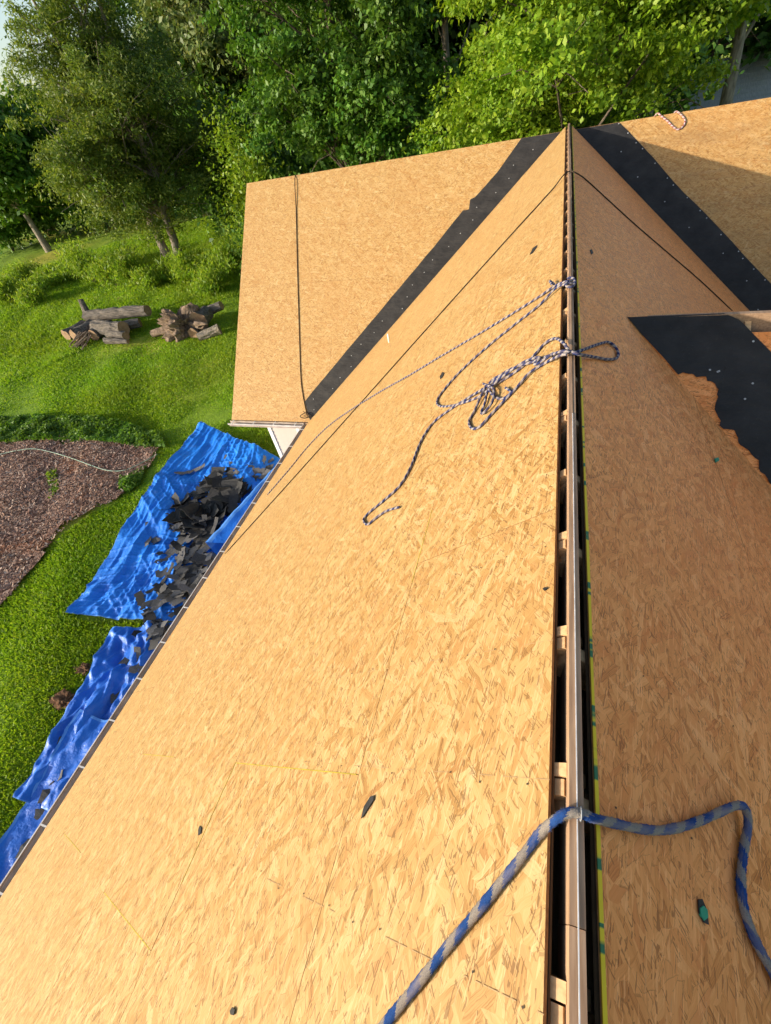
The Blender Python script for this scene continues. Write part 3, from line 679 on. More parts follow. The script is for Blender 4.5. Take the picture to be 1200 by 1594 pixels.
def rope(name, strands, r, mat, label, seg=10, per=10, parent=None, fuzz=0.0, fibres=0):
    V, F, UV = rope_geo(strands, r, seg, per, fuzz)
    for _ in range(fibres):                                       # loose fibre ends standing off the braid
        k = random.randrange(len(F) - 2); f = F[k]
        if len(f) != 4: continue
        p, q2, e = np.array(V[f[0]]), np.array(V[f[1]]), np.array(V[f[3]]); nn = np.cross(q2 - p, e - p); nn = nn / (np.linalg.norm(nn) + 1e-12) * random.choice((-1, 1)); c = (p + e) / 2; t = (e - p) / (np.linalg.norm(e - p) + 1e-12)
        n0 = len(V); V += [c - t * .0006, c + t * .0006, c + nn * random.uniform(.002, .005) + t * random.uniform(-.005, .005)]; F.append((n0, n0 + 1, n0 + 2)); UV.append((UV[k][0], UV[k][3], UV[k][0]))
    o = mk(name, V, F, mat, parent, smooth=True)
    ul = o.data.uv_layers.new(name='uv'); ul.data.foreach_set('uv', [c for f in UV for p in f for c in p])
    if label: tag(o, label, 'rope', None)
    return o
def Lp(u, v, r, h=0): return on_left(u, v) + PL.n * (r + .003 + h)
def Rp(u, v, r, h=0): return on_right(u, v) + PR.n * (r + .003 + h)
def Tp(u, v, r, h=0): return on_z(u, v, r + .004 + h)
def Cp(u, v, r, h=0): return on_cross(u, v) + PC.n * (r + .003 + h)
r = .0108
pA = [Lp(u, v, r) for u, v in ((560, 1650), (610, 1590), (655, 1535), (705, 1473), (760, 1408), (815, 1340), (848, 1298))] + [Tp(870, 1272, r, -.012), Tp(888, 1264, r), Tp(908, 1266, r, -.001), Tp(925, 1273, r, -.02)] + [Rp(u, v, r) for u, v in ((950, 1280), (985, 1288), (1022, 1291), (1060, 1284), (1096, 1271))] + [Rp(1126, 1255, r, .01), Rp(1144, 1254, r, .012), Rp(1153, 1278, r, .008)] + [Rp(u, v, r) for u, v in ((1151, 1320), (1146, 1365), (1150, 1410), (1165, 1455), (1188, 1500), (1216, 1550), (1260, 1610))]
A = rope('climbing_rope', [pA], r, 'rope_near', 'thick blue and white rope lying across the ridge nearest the camera', 14, 14, None, .06, 5000)
# wire staple that holds it to the ridge
cpt = Tp(905, 1266, r, 0); ring = [cpt + np.array([.0, math.cos(t) * (r + .003), math.sin(t) * (r + .003)]) for t in np.linspace(0, 6.2, 14)]
V, F, UV = rope_geo([ring], .0016, 6, 4); mk('wire_tie', V, F, 'metal', A, smooth=True)

r = .0088
def jL(pts, rr=r, h0=0): return [Lp(u, v, rr, h) for (u, v, h) in [(p + (0,))[:3] for p in pts]]
C_up = [Tp(892, 437, r, .0), Tp(884, 437, r, .004)] + jL([(868, 448, .012), (840, 464), (800, 489), (745, 522), (690, 554), (640, 584), (590, 612), (545, 640), (512, 664), (482, 694), (450, 733), (418, 770)])
C_lo = [Tp(893, 441, r, .002), Tp(884, 441, r, .006)] + jL([(869, 453, .016), (842, 476), (800, 509), (757, 544), (720, 578), (695, 606), (683, 624), (688, 633), (712, 631), (745, 620), (768, 607, .01)])
knot = [Tp(884, 432, r, .002), Tp(893, 432, r, .006), Tp(896, 440, r, .01), Tp(890, 446, r, .012), Tp(882, 443, r, .01), Tp(886, 436, r, .016)]
tl = jL([(868, 447, .02), (862, 443, .03), (866, 450, .035)])
rope('climbing_rope', [C_up, C_lo, knot, tl], r, 'rope_mid', 'navy and white rope tied farthest up the ridge with one line reaching the eave', 10, 12)
B = []
B.append([Tp(884, 546, r, 0), Tp(896, 548, r, .004)] + [Rp(u, v, r, h) for u, v, h in ((915, 544, .01), (930, 538, .004), (945, 534, 0), (956, 541, 0), (961, 551, 0), (958, 559, 0), (944, 561, 0), (922, 558, .004))] + [Tp(903, 551, r, .006), Tp(888, 546, r, .01)])
B.append([Tp(886, 544, r, .012), Tp(878, 533, r, .0)] + jL([(868, 530, .01), (850, 537), (832, 557), (812, 575), (790, 590), (770, 604, .012)]))
B.append([Tp(888, 548, r, .016), Tp(876, 546, r, .004)] + jL([(855, 556), (835, 565, .006), (812, 573, .012), (790, 583, .012), (765, 605, .02), (740, 616, .004), (705, 637), (676, 660), (657, 690), (642, 728), (625, 757), (600, 780), (577, 799), (569, 810), (575, 817), (588, 807), (605, 796), (625, 790)]))
B.append([Tp(884, 551, r, .016), Tp(874, 552, r, .002)] + jL([(852, 566), (828, 583, .006), (806, 606), (785, 628), (766, 648), (750, 665), (738, 668), (733, 657), (742, 640), (752, 622, .012), (764, 604, .026)]))
B.append(jL([(868, 552, .012), (846, 569, .018), (838, 571, .018), (846, 561, .02), (825, 566, .018), (800, 582, .02), (780, 598, .022), (764, 612, .012), (758, 630, .004), (752, 644), (760, 643, .01), (772, 628, .016), (774, 610, .024), (758, 602, .028)]))
B.append(jL([(790, 605, .004), (798, 612), (785, 622), (772, 618, .006), (766, 606, .02), (775, 595, .026), (790, 588, .024), (775, 601, .03)]))
rope('climbing_rope', B, r, 'rope_mid', 'tangled navy and white rope knotted in loops on the middle of the ridge', 10, 12)
r = .0075
D = [Lp(u, v, r) for u, v in ((352, 862), (420, 787), (500, 698), (600, 586), (700, 474), (800, 363), (860, 297))] + [Tp(878, 272, r, -.015), Tp(888, 266, r), Tp(897, 268, r, -.01)] + [Rp(u, v, r) for u, v in ((912, 280), (945, 310), (990, 351), (1040, 394), (1090, 437), (1140, 484))]
rope('safety_line', [D], r, 'rope_dark', 'thin dark brown line stretched over the main ridge and down both slopes', 8, 8)
E_ = [Cp(u, v, .009) for u, v in ((461, 274), (462.5, 330), (464, 400), (466, 470), (468, 540), (470, 590), (474, 620), (480, 648))]
E_ = [E_[0] + np.array([0, .25, -.2])] + E_
eb = [Cp(u, v, .012, h) for u, v, h in ((474, 640, .02), (484, 647, .03), (478, 651, .05), (470, 648, .04), (480, 643, .06), (487, 650, .04))]
rope('safety_line', [E_, eb], .009, 'rope_dark', 'thin dark line hanging down the cross wing roof to its gutter corner', 8, 8)
Fp = [Cp(u, v, .012) for u, v in ((1024, 177), (1030, 181), (1040, 189), (1049, 198), (1056, 202), (1064, 197), (1067, 188), (1062, 180), (1053, 174))]
Fp = [Fp[0] + np.array([-.05, .15, -.1])] + Fp + [Fp[-1] + np.array([-.03, .12, -.08])]
rope('climbing_rope', [Fp], .013, 'rope_pink', 'short pale reddish rope loop hanging over the cross wing ridge', 10, 10)

# ------------------------------------------------------------------ small things on the roof
def scrap(pl, fn, pix, label, mat='black_felt', name='shingle_scrap', th=.003, cat='scrap'):
    P = [pl.uv(fn(u, v)) for u, v in pix]; V, F = prism(ccw(P), .003, .003 + th); o = mk(name, [pl.at(*p) for p in V], F, mat); return tag(o, label, cat)
scrap(PL, on_left, [(565, 1274), (569, 1256), (579, 1240), (585, 1238), (584, 1246), (576, 1258), (568, 1271)], 'charcoal shingle sliver on the sunny slope below the chalk lines')
scrap(PL, on_left, [(826, 396), (831, 386), (838, 381), (836, 386), (830, 394)], 'dark shingle sliver high on the sunny slope near the thin line')
scrap(PL, on_left, [(686, 586), (690, 579), (693, 580), (691, 586), (687, 590)], 'tiny dark scrap between the two rope strands')
scrap(PL, on_left, [(1 + 310, 1291), (313, 1285), (316, 1288), (315, 1297), (311, 1300)], 'small grey scrap low on the sunny slope')
scrap(PL, on_left, [(361, 1573), (365, 1567), (369, 1571), (367, 1580), (362, 1579)], 'small grey scrap at the bottom of the sunny slope')
scrap(PL, on_left, [(847, 917), (851, 914), (855, 916), (850, 920)], 'grey scrap beside the ridge slot')
scrap(PR, on_right, [(1085, 1399), (1091, 1398), (1098, 1414), (1101, 1438), (1093, 1434), (1086, 1419)], 'torn black felt washer under the green cap')
q = scrap(PR, on_right, [(1086, 1412), (1091, 1408), (1097, 1414), (1098, 1426), (1092, 1431), (1087, 1422)], 'green plastic cap nail on the shaded slope by the blue rope', 'green_plastic', 'cap_nail', .006, 'nail')
scrap(PR, on_right, [(1112, 714), (1117, 712), (1119, 717), (1114, 720)], 'small green cap nail on the shaded slope below the torn felt', 'green_plastic', 'cap_nail', .006, 'nail')
scrap(PR, on_right, [(919, 389), (922, 388), (924, 394), (921, 396)], 'tiny dark chip on the shaded slope below the thin line')
pb = Lp(607, 533, 0); pt = pb + np.array([0, 0, .17]); V, F, UV = rope_geo([[pb, (pb + pt) / 2, pt]], .016, 8, 3); o = mk('wooden_peg', V, F, 'white_wood'); tag(o, 'pale wooden peg standing on the sunny slope beside the valley felt', 'peg')

# ------------------------------------------------------------------ tarps
TARPS = []
def tarp(corners, n, m, mat, label, amp, seed, zfun=None, edge=.10, group=None):
    """corners: four ground points a b c d (a-b near edge, d-c far edge)"""
    a, b, c, d = [np.array(p[:2], float) for p in corners]; TARPS.append([tuple(q) for q in (a, b, c, d)])
    s, t = np.meshgrid(np.linspace(0, 1, n), np.linspace(0, 1, m))
    P = (a * ((1 - s) * (1 - t))[..., None] + b * (s * (1 - t))[..., None] + c * (s * t)[..., None] + d * ((1 - s) * t)[..., None])
    X, Y = P[..., 0], P[..., 1]
    wob = .14
    X = X + (vnoise(t * 6 + seed, s * 2, seed) - .5) * wob; Y = Y + (vnoise(s * 6 + seed, t * 2, seed + 1) - .5) * wob
    wx = X + .7 * vnoise(X * .5, Y * .5, seed + 2) + .05 * vnoise(X * 3, Y * 3, seed + 12); wy = Y + .7 * vnoise(X * .5, Y * .5, seed + 3) + .05 * vnoise(X * 3, Y * 3, seed + 13)
    rr_ = random.Random(seed); fold = 0 * X
    for q in range(24):
        fr = rr_.uniform(.3, 3.6); an = rr_.gauss(.35, .4) if q % 3 else rr_.uniform(0, 3.14); ph = rr_.random(); x_ = (wx * math.cos(an) + wy * math.sin(an)) * fr + ph
        tri = np.abs(x_ - np.floor(x_) - .5) * 2; tri = np.where(q % 2, tri, np.clip(tri * 3 - 2, 0, 1)); fold = fold + tri / fr ** .85 * np.clip(vnoise(wx * .8 + q * 7, wy * .8, seed + q) * 2.2 - .7, 0, 1) * .55
    Z = gz(X, Y) + .07 + amp * fold + .05 * vnoise(X * .8, Y * .8, seed + 8)
    if zfun is not None: Z = Z + zfun(X, Y, s, t)
    V = np.stack([X.ravel(), Y.ravel(), Z.ravel()], 1); i = np.arange(n * m).reshape(m, n)
    F = np.stack([i[:-1, :-1].ravel(), i[:-1, 1:].ravel(), i[1:, 1:].ravel(), i[1:, :-1].ravel()], 1)
    k = np.zeros((m - 1, n - 1), int); k[:1] = 1; k[-1:] = 1; k[:, :1] = 1; k[:, -1:] = 1
    o = mkfast('tarp', V, F, [mat, 'tarp_hem'], None, True, fm=k.ravel())
    return tag(o, label, 'tarp', group)
ga = on_ground(119, 966); gd = on_ground(316, 667)
def rise1(X, Y, s, t): return .95 * np.clip((X + 6.6) / 1.5, 0, 1) ** 1.3 * np.clip((Y - 4) / 3, 0, 1)
gb_ = on_ground(288, 973); gb_ = ga + (gb_ - ga) * ((-4.62 - ga[0]) / (gb_[0] - ga[0]))
tarp([ga, gb_, (-4.62, 7.55), gd], 250, 300, 'tarp', 'large bright blue tarp spread on the lawn by the wing corner', .10, 20, None)
g1, g2, g3 = on_ground(196, 980), on_ground(128, 1110), on_ground(62, 1235)
tarp([on_ground(48, 1240), (-4.62, on_ground(48, 1240)[1]), (-4.62, gb_[1] + .35), on_ground(193, 984)], 150, 190, 'tarp2', 'crumpled deep blue tarp under the eave with grey scraps on it', .13, 40)
tarp([(-7.55, -5.5), (-4.62, -5.5), (-4.62, .95), (on_ground(66, 1215)[0] + .1, .95)], 70, 150, 'tarp2', 'smooth blue tarp at the near left corner under the gutter', .07, 60, lambda X, Y, s, t: .1 + 0 * X)

# tarp folded up against the wall, its outer edge raised above the shingle heap
def leaning_tarp():
    e0 = on_z(428, 728, -5.75); e1 = on_z(322, 845, -5.75)
    n, m = 40, 70; V = []
    for j in range(m):
        t = j / (m - 1); E = e0 + (e1 - e0) * t; Wl = np.array([-4.66, E[1] + .1 + .5 * t, -5.35 + .1 * math.sin(t * 9)])
        for i in range(n):
            s = i / (n - 1); p = E + (Wl - E) * s; p[2] += -.28 * math.sin(math.pi * s) * (.8 + .3 * math.sin(t * 7)) + .035 * float(vnoise(s * 7, t * 11, 77)) + .02 * float(vnoise(s * 19, t * 23, 78)); V.append(p)
    # front hem hangs down
    base = len(V)
    for j in range(m):
        t = j / (m - 1); E = e0 + (e1 - e0) * t
        for q in (1, 2, 3, 4): V.append(E + np.array([.03 * q + .05 * math.sin(t * 13) * q / 4, 0, -.21 * q + .04 * float(vnoise(t * 20, q, 79))]))
    F = [(j * n + i, j * n + i + 1, (j + 1) * n + i + 1, (j + 1) * n + i) for j in range(m - 1) for i in range(n - 1)]; fm = [1 if (f[0] % n) < 2 else 0 for f in F]
    for j in range(m - 1):
        F.append((j * n, (j + 1) * n, base + (j + 1) * 4, base + j * 4)); fm.append(1)
        for q in range(3): F.append((base + j * 4 + q, base + (j + 1) * 4 + q, base + (j + 1) * 4 + q + 1, base + j * 4 + q + 1)); fm.append(0)
    o = mk('tarp', V, F, ['tarp2', 'tarp_hem'], None, fm, True); tag(o, 'blue tarp folded up against the house wall beside the black shingle heap', 'tarp')
leaning_tarp()

# ------------------------------------------------------------------ torn-off shingles
def shingle_mesh(kind, sd, mat='shingle', wide=1.0):
    r = random.Random(sd); L = r.uniform(.5, 1.0) if kind else r.uniform(.22, .6); W = r.uniform(.09, .20) if kind else r.uniform(.12, .26); k = 10
    W *= wide; V = []; F = []
    bend = r.uniform(-.35, .5); tw = r.uniform(-.2, .2)
    e0 = [r.uniform(-.035, .035) for _ in range(k + 1)]; e1 = [r.uniform(-.045, .045) for _ in range(k + 1)]
    for i in range(k + 1):
        x = (i / k - .5) * L; z = bend * x * x * 1.4
        for y, e in ((-W / 2, e0[i]), (W / 2, e1[i])):
            V.append((x + e * .5, y + e, z + tw * x * y * 3)); V.append((x + e * .5, y + e, z + tw * x * y * 3 + .006))
    for i in range(k):
        a = 4 * i; F += [(a + 1, a + 5, a + 7, a + 3), (a, a + 2, a + 6, a + 4), (a, a + 4, a + 5, a + 1), (a + 2, a + 3, a + 7, a + 6)]
    F += [(0, 1, 3, 2), (4 * k, 4 * k + 2, 4 * k + 3, 4 * k + 1)]
    return mesh_of('shingle', V, F, mat)
SHM = [shingle_mesh(i % 2, 100 + i) for i in range(14)]
SHB = [shingle_mesh(i % 3, 140 + i, 'black_felt', 2.8) for i in range(12)]
def put_shingle(p, tilt, label, group, me=None):
    o = bpy.data.objects.new('torn_shingle', me or random.choice(SHM)); COL.objects.link(o); o.location = p
    o.rotation_euler = (random.gauss(0, tilt), random.gauss(0, tilt), random.uniform(0, 6.28)); tag(o, label, 'shingle', group); return o
def pix_in(poly):
    P = np.array(poly, float); 
    while True:
        u, v = random.uniform(P[:, 0].min(), P[:, 0].max()), random.uniform(P[:, 1].min(), P[:, 1].max())
        if inpoly(np.array([u]), np.array([v]), [tuple(q) for q in poly])[0]: return u, v
PILED = []
def heap(poly, n, zmax, tilt, label, group, meshes=False):
    for i in range(n):
        u, v = pix_in(poly); p = on_z(u, v, GZ + .22); k = sum(1 for q in PILED if (q[0] - p[0]) ** 2 + (q[1] - p[1]) ** 2 < .12)
        p = on_z(u, v, GZ + .20 + min(zmax, .028 * k)); PILED.append(p); put_shingle(p, tilt, label, group, random.choice(SHB) if meshes and random.random() < .85 else None)
heap([(268, 788), (292, 775), (330, 745), (372, 737), (402, 738), (380, 770), (350, 800), (325, 830), (300, 812), (275, 808)], 110, .5, .2, 'torn black shingle in the dark heap on the large blue tarp', 'dark shingle heap', True)
heap([(275, 812), (325, 805), (345, 850), (335, 900), (300, 945), (255, 945), (250, 915), (262, 880), (245, 880), (270, 850)], 110, .35, .15, 'torn grey shingle in the spread below the dark heap on the large tarp', 'grey shingle spread')
heap([(395, 735), (410, 715), (425, 722), (418, 745)], 12, .8, .3, 'torn dark shingle at the top end of the heap near the wall', 'shingles by the wing wall')
heap([(205, 1040), (225, 1030), (245, 1010), (235, 1050), (195, 1085), (185, 1080)], 11, .3, .15, 'torn grey shingle on the crumpled tarp under the eave', 'shingles on the crumpled tarp')
heap([(225, 975), (250, 970), (262, 985), (245, 1000)], 10, .35, .2, 'torn grey shingle on the gap between the two tarps', 'shingles between tarps')
for u, v, lb in ((243, 840, 'single curled shingle scrap lying left of the heap on the large tarp'), (233, 833, 'second shingle scrap close left of the heap on the large tarp'), (298, 733, 'small scrap near the top of the large tarp'), (357, 715, 'small flat scrap near the far edge of the large tarp'), (392, 706, 'thin scrap near the wing corner on the large tarp'), (222, 935, 'long grey scrap near the lower edge of the large tarp'), (122, 1150, 'grey oval scrap on the crumpled tarp'), (76, 1213, 'bent grey scrap at the outer tarp edge'), (66, 1222, 'grey scrap under the bent one at the outer tarp edge'), (58, 1280, 'dark scrap on the smooth near tarp'), (95, 1235, 'grey scrap where the two lower tarps overlap')):
    put_shingle(on_z(u, v, GZ + .26), .08, lb, None)

# ------------------------------------------------------------------ logs
def log_geo(p, q, r0, r1, seg=18, rings=14, rough=.17, sd=0):
    p, q = np.array(p, float), np.array(q, float); d = q - p; L = np.linalg.norm(d); d /= L; a = np.cross(d, (.1, .2, 1)); a /= np.linalg.norm(a); b = np.cross(d, a); V = []; F = []; fm = []
    for i in range(rings + 1):
        t = i / rings; r = r0 + (r1 - r0) * t
        for j in range(seg):
            th = 6.28318 * j / seg; k = 1 + rough * (float(vnoise(j * .8 + sd, t * L * 2.5, sd)) - .5) * 2; V.append(p + d * L * t + r * k * (math.cos(th) * a + math.sin(th) * b))
    for i in range(rings):
        for j in range(seg): k = (j + 1) % seg; F.append((i * seg + j, (i + 1) * seg + j, (i + 1) * seg + k, i * seg + k)); fm.append(0)
    F += [tuple(range(seg)), tuple(rings * seg + j for j in range(seg - 1, -1, -1))]; fm += [1, 1]
    return V, F, fm
def log(p, q, r0, r1, label, sd, cat='log', mats=('log_bark', 'log_end'), rough=.18, group=None, name='log', branch=None):
    V, F, fm = log_geo(p, q, r0, r1, sd=sd, rough=rough); o = mk(name, V, F, list(mats), None, fm)
    tag(o, label, cat, group)
    if branch is not None:
        V, F, fm = log_geo(*branch, seg=10, rings=4, sd=sd + 1); mk('branch_stub', V, F, list(mats), o, fm)
    return o
G1 = on_ground(163, 528); kk = np.linalg.norm(G1 - CPOS) / FPX
def gp(u, v, h=0): p = on_ground(u, v); return np.array([p[0], p[1], gz(p[0], p[1]) + h])
def toward(p, ang, L, dz=0): return p + np.array([math.cos(ang) * L, math.sin(ang) * L, dz])
p = gp(110, 530, .30); log(p, toward(p, 1.45, 1.3), .28, .27, 'short log at the left end of the pile, sawn end facing front', 1)
p = gp(123, 532, .34); log(p, toward(p, 1.4, 1.5), .33, .31, 'thicker sawn log second from the left end of the pile', 2)
p = gp(152, 530, .30); log(p, toward(p, 1.6, 1.4), .29, .26, 'sawn log behind the loose sticks in the pile', 3)
p = gp(150, 512, .75); log(p, toward(p, .02, 4.2, .05), .30, .26, 'long dark log lying across the top of the pile with a stub', 4, branch=(p + np.array([.1, .05, .1]), p + np.array([.05, .2, .8]), .2, .12))
p = gp(160, 522, .45); log(p, toward(p, -.2, 2.4, .1), .36, .33, 'grey log under the long dark one', 5)
p = gp(178, 527, .35); log(p, toward(p, -.25, 1.4, -.05), .30, .2, 'split grey limb at the right side of the pile', 6)
p = gp(170, 536, .22); log(p, toward(p, -.1, 1.6, -.02), .16, .1, 'bleached curved branch at the front of the pile', 7)
p = gp(190, 520, .35); log(p, toward(p, .5, 1.2), .25, .22, 'short log with reddish broken end beside the grey limb', 8)
for i in range(22):
    a = random.uniform(-2.4, -1.0); p = gp(random.uniform(133, 152), random.uniform(528, 538), random.uniform(.2, .55)); q = toward(p, a, random.uniform(.5, 1.1), -random.uniform(.15, .35))
    q[2] = max(q[2], gz(q[0], q[1]) + .03)
    V, F, fm = log_geo(p, q, .035, .022, 6, 2, .1, i); o = mk('stick', V, F, 'stick'); tag(o, 'thin pale stick fanned out from the front of the log pile', 'stick', 'sticks at the log pile')
# right pile: root ball and chunks
def lump(c, rad, label, sd, mat='root_wood', name='root_stump', sq=(1, 1, .7), cat='stump', rough=.6, sub=(64, 40)):
    n, m = sub; V = []; F = []
    for j in range(m + 1):
        ph = math.pi * j / m
        for i in range(n):
            th = 6.28318 * i / n; d = np.array([math.sin(ph) * math.cos(th), math.sin(ph) * math.sin(th), math.cos(ph)])
            k = 1 + rough * (float(vnoise(d[0] * 2.2 + sd, d[1] * 2.2 + d[2] * 1.7, sd)) - .5) * 2 + rough * .6 * (float(vnoise(d[0] * 6 + sd, d[1] * 6 + d[2] * 5, sd + 1)) - .5) * 2 + rough * .35 * (float(vnoise(d[0] * 15 + sd, d[1] * 15 + d[2] * 13, sd + 2)) - .5) * 2
            V.append(np.array(c) + d * rad * k * np.array(sq))
    for j in range(m):
        for i in range(n): k = (i + 1) % n; F.append((j * n + i, (j + 1) * n + i, (j + 1) * n + k, j * n + k))
    o = mk(name, V, F, mat); tag(o, label, cat); return o
st = lump(gp(297, 518, .45), .82, 'torn brown root stump heap beside the wing roof', 31, sq=(1.25, .8, .75))
for i in range(9):
    c = gp(272 + i * 6, 520 - random.uniform(-4, 6), random.uniform(.2, .8)); a = random.uniform(-3.1, .3); q = toward(c, a, random.uniform(.6, 1.2), random.uniform(-.5, .3)); q[2] = max(q[2], gz(q[0], q[1]) + .02)
    V, F, fm = log_geo(c, q, random.uniform(.09, .16), .05, 9, 4, .3, 50 + i); mk('root', V, F, 'root_wood', st, smooth=True)
p = gp(242, 526, .22); log(p, toward(p, .25, 1.9, .25), .16, .26, 'pale root log lying at the left of the stump heap', 61, mats=('root_wood', 'log_end'), rough=.25)
p = gp(320, 518, .6); log(p, toward(p, 1.8, 1.0), .42, .36, 'sawn log with orange end face on the right of the stump heap', 62)
p = gp(306, 527, .28); log(p, toward(p, 1.7, .8), .26, .22, 'small orange-ended log in front of the stump heap', 63)
p = gp(313, 530, .18); log(p, toward(p, .5, 1.1, .15), .18, .22, 'bleached grey log chunk at the front right of the stump heap', 64, mats=('bark_pale', 'log_end'), rough=.25)
p = gp(330, 500, .5); log(p, toward(p, .2, .9, .2), .22, .2, 'dark log on top of the right end of the stump heap', 65)
# hose on the mulch
hp = [gp(u, v, .16) for u, v in ((-60, 716), (0, 712), (30, 706), (58, 703), (85, 708), (115, 717), (145, 728), (165, 735), (185, 738), (205, 735), (232, 722), (250, 712))]
V, F, UV = rope_geo([hp], .013, 8, 8); o = mk('garden_hose', V, F, 'hose', None, smooth=True); tag(o, 'thin pale green garden hose lying across the mulch bed', 'hose')
# bare earth clods beside the crumpled tarp
for i, (u, v, sx, lb) in enumerate(((135, 1042, .13, 'reddish clay clod at the edge of the crumpled tarp'), (105, 1090, .19, 'long reddish clay clod on the grass beside the tarp'))):
    lump(gp(u, v, .04), sx, lb, 70 + i, 'soil', 'clay_clod', (1.5, .8, .35), 'clod', .6, (24, 14))

# ------------------------------------------------------------------ vegetation
def leaf_arrays(C, Nn, size, asp, droop=0.0, jitter=.9):
    n = len(C); d = rng.normal(0, 1, (n, 3)); d[:, 2] -= droop; d /= np.linalg.norm(d, axis=1)[:, None]
    nn = Nn + rng.normal(0, jitter, (n, 3)); nn /= np.linalg.norm(nn, axis=1)[:, None] + 1e-9
    d = d - nn * (d * nn).sum(1)[:, None]; d /= np.linalg.norm(d, axis=1)[:, None] + 1e-9; e = np.cross(nn, d)
    s = size * rng.uniform(.4, 1.6, n)[:, None]; W = s * asp
    V = np.stack([C - d * s * .5, C + e * W * .5 + d * s * .05 + nn * s * .08, C + d * s * .5, C - e * W * .5 + d * s * .05 + nn * s * .08], 1).reshape(-1, 3)
    return V, np.arange(4 * n).reshape(n, 4)
def tube(P, R, seg=8):
    P = np.array(P, float); n = len(P); T = np.gradient(P, axis=0); T /= np.linalg.norm(T, axis=1)[:, None] + 1e-9; V = []; F = []
    a = np.cross(T[0], (.3, .9, .1)); a /= np.linalg.norm(a)
    for i in range(n):
        a = a - T[i] * (a @ T[i]); a /= np.linalg.norm(a); b = np.cross(T[i], a)
        for j in range(seg): th = 6.28318 * j / seg; V.append(P[i] + R[i] * (math.cos(th) * a + math.sin(th) * b))
    for i in range(n - 1):
        for j in range(seg): k = (j + 1) % seg; F.append((i * seg + j, i * seg + k, (i + 1) * seg + k, (i + 1) * seg + j))
    return V, F
def tree(base, H, Rc, mat, label, leaves=30000, lsize=.2, asp=.55, lobes=16, bark='bark', lean=(0, 0), cz=.55, stretch=1.0, trunk_r=.22, kind='broad', name='tree', group=None, twin=False, clus=.55, low=.15, droop=.2, seed=0):
    r = random.Random(seed * 7 + 3); rg = np.random.default_rng(seed + 5)
    base = np.array(base, float); top = base + np.array([lean[0], lean[1], H * .92])
    T = empty(name, base); tag(T, label, 'tree', group)
    parts = []
    trunks = [0] if not twin else [-1, 1]
    mids = []
    for tw in trunks:
        pts = []; rr = []
        for i in range(9):
            t = i / 8; p = base + (top - base) * t + np.array([tw * (.25 + 1.4 * t), tw * .4 * t, 0]) + np.array([r.uniform(-.12, .12), r.uniform(-.12, .12), 0]) * (1 if 0 < i else 0) * (H / 10); pts.append(p); rr.append(trunk_r * (1.15 - t) * (1.35 if i == 0 else 1) + .02)
        pts[0] = pts[0] - np.array([0, 0, .2]); mids.append(pts); parts.append(tube(pts, rr, 9))
    cc = base + np.array([lean[0] * cz, lean[1] * cz, H * cz]); hz = H * (1 - low) / 2 * stretch; cc[2] = base[2] + H * low + hz
    lob = []
    for i in range(lobes):
        for _ in range(30):
            d = np.array([r.uniform(-1, 1), r.uniform(-1, 1), r.uniform(-1, 1)])
            if np.linalg.norm(d) < 1: break
        d = d / (np.linalg.norm(d) + 1e-9) * r.uniform(.35, .92)
        if kind == 'cone': w_ = max(.12, 1 - (d[2] + 1) / 2 * .75)
        else: w_ = 1.0 if d[2] < .2 else math.sqrt(max(.05, 1 - ((d[2] - .2) / .85) ** 2))
        lr = Rc * r.uniform(.32, .52) * (.6 + .4 * w_)
        lob.append((cc + np.array([d[0] * Rc * .85 * w_, d[1] * Rc * .85 * w_, d[2] * hz * .92]), lr))
    for c, lr in lob:
        pts = r.choice(mids); k = min(range(2, 9), key=lambda i: abs(pts[i][2] - (c[2] - lr * .8 - .06 * H)))
        s = pts[k]; m_ = (s + c) / 2 + np.array([r.uniform(-.3, .3), r.uniform(-.3, .3), r.uniform(-.1, .45)]); e = c + (c - s) * .18
        br = trunk_r * .34 * (1.2 - k / 9); parts.append(tube([s, (s + m_) / 2 + np.array([0, 0, .1]), m_, (m_ + c) / 2, c, e], [br, br * .85, br * .7, br * .5, br * .35, .012], 6))
        for q in range(3):
            dd = np.array([r.gauss(0, 1), r.gauss(0, 1), r.gauss(.1, .6)]); dd = dd / np.linalg.norm(dd) * lr * .95; parts.append(tube([m_ * .4 + c * .6, c + dd * .4, c + dd], [br * .4, br * .25, .008], 5))
    V, F = merge(parts); mk('trunk', V, F, bark, T, smooth=True)
    tot = sum(l[1] ** 2 for l in lob); Cs = []; Ns = []
    for c, lr in lob:
        n = int(leaves * lr ** 2 / tot); nc = max(6, int(n / 120))
        d = rg.normal(0, 1, (nc, 3)); d /= np.linalg.norm(d, axis=1)[:, None]; d[:, 2] = np.where(d[:, 2] < -.35, -d[:, 2] * .6, d[:, 2])
        q = c + d * lr * rg.uniform(.35, 1.08, nc)[:, None] * np.array([1, 1, .8]); idx = rg.integers(0, nc, n)
        cr = clus * rg.uniform(.5, 1.25, nc); off = rg.normal(0, 1, (n, 3)) * np.array([.5, .5, .26 if kind != 'droop' else .6]) * cr[idx][:, None]
        off[:, 2] -= droop * np.hypot(off[:, 0], off[:, 1])
        Cs.append(q[idx] + off); Ns.append(d[idx] * .7 + np.array([0, 0, .75]))
    C = np.concatenate(Cs); Nn = np.concatenate(Ns); keep = C[:, 2] > gz(C[:, 0], C[:, 1]) + .15; C = C[keep]; Nn = Nn[keep]
    V, F = leaf_arrays(C, Nn, lsize, asp, .3); mkfast('crown', V, F, mat, T)
    return T
GB = 'trees of the wood behind the house'
b = gp(279, 418); b[2] -= .1
tree(b, 14.0, 5.2, 'leaf_cedar', 'tall feathery cedar with a double trunk on the far lawn edge', 140000, .17, .36, 74, 'bark_pale', (.3, .5), .5, 1.0, .23, 'broad', 'cedar_tree', None, True, .75, .02, .35, 1)
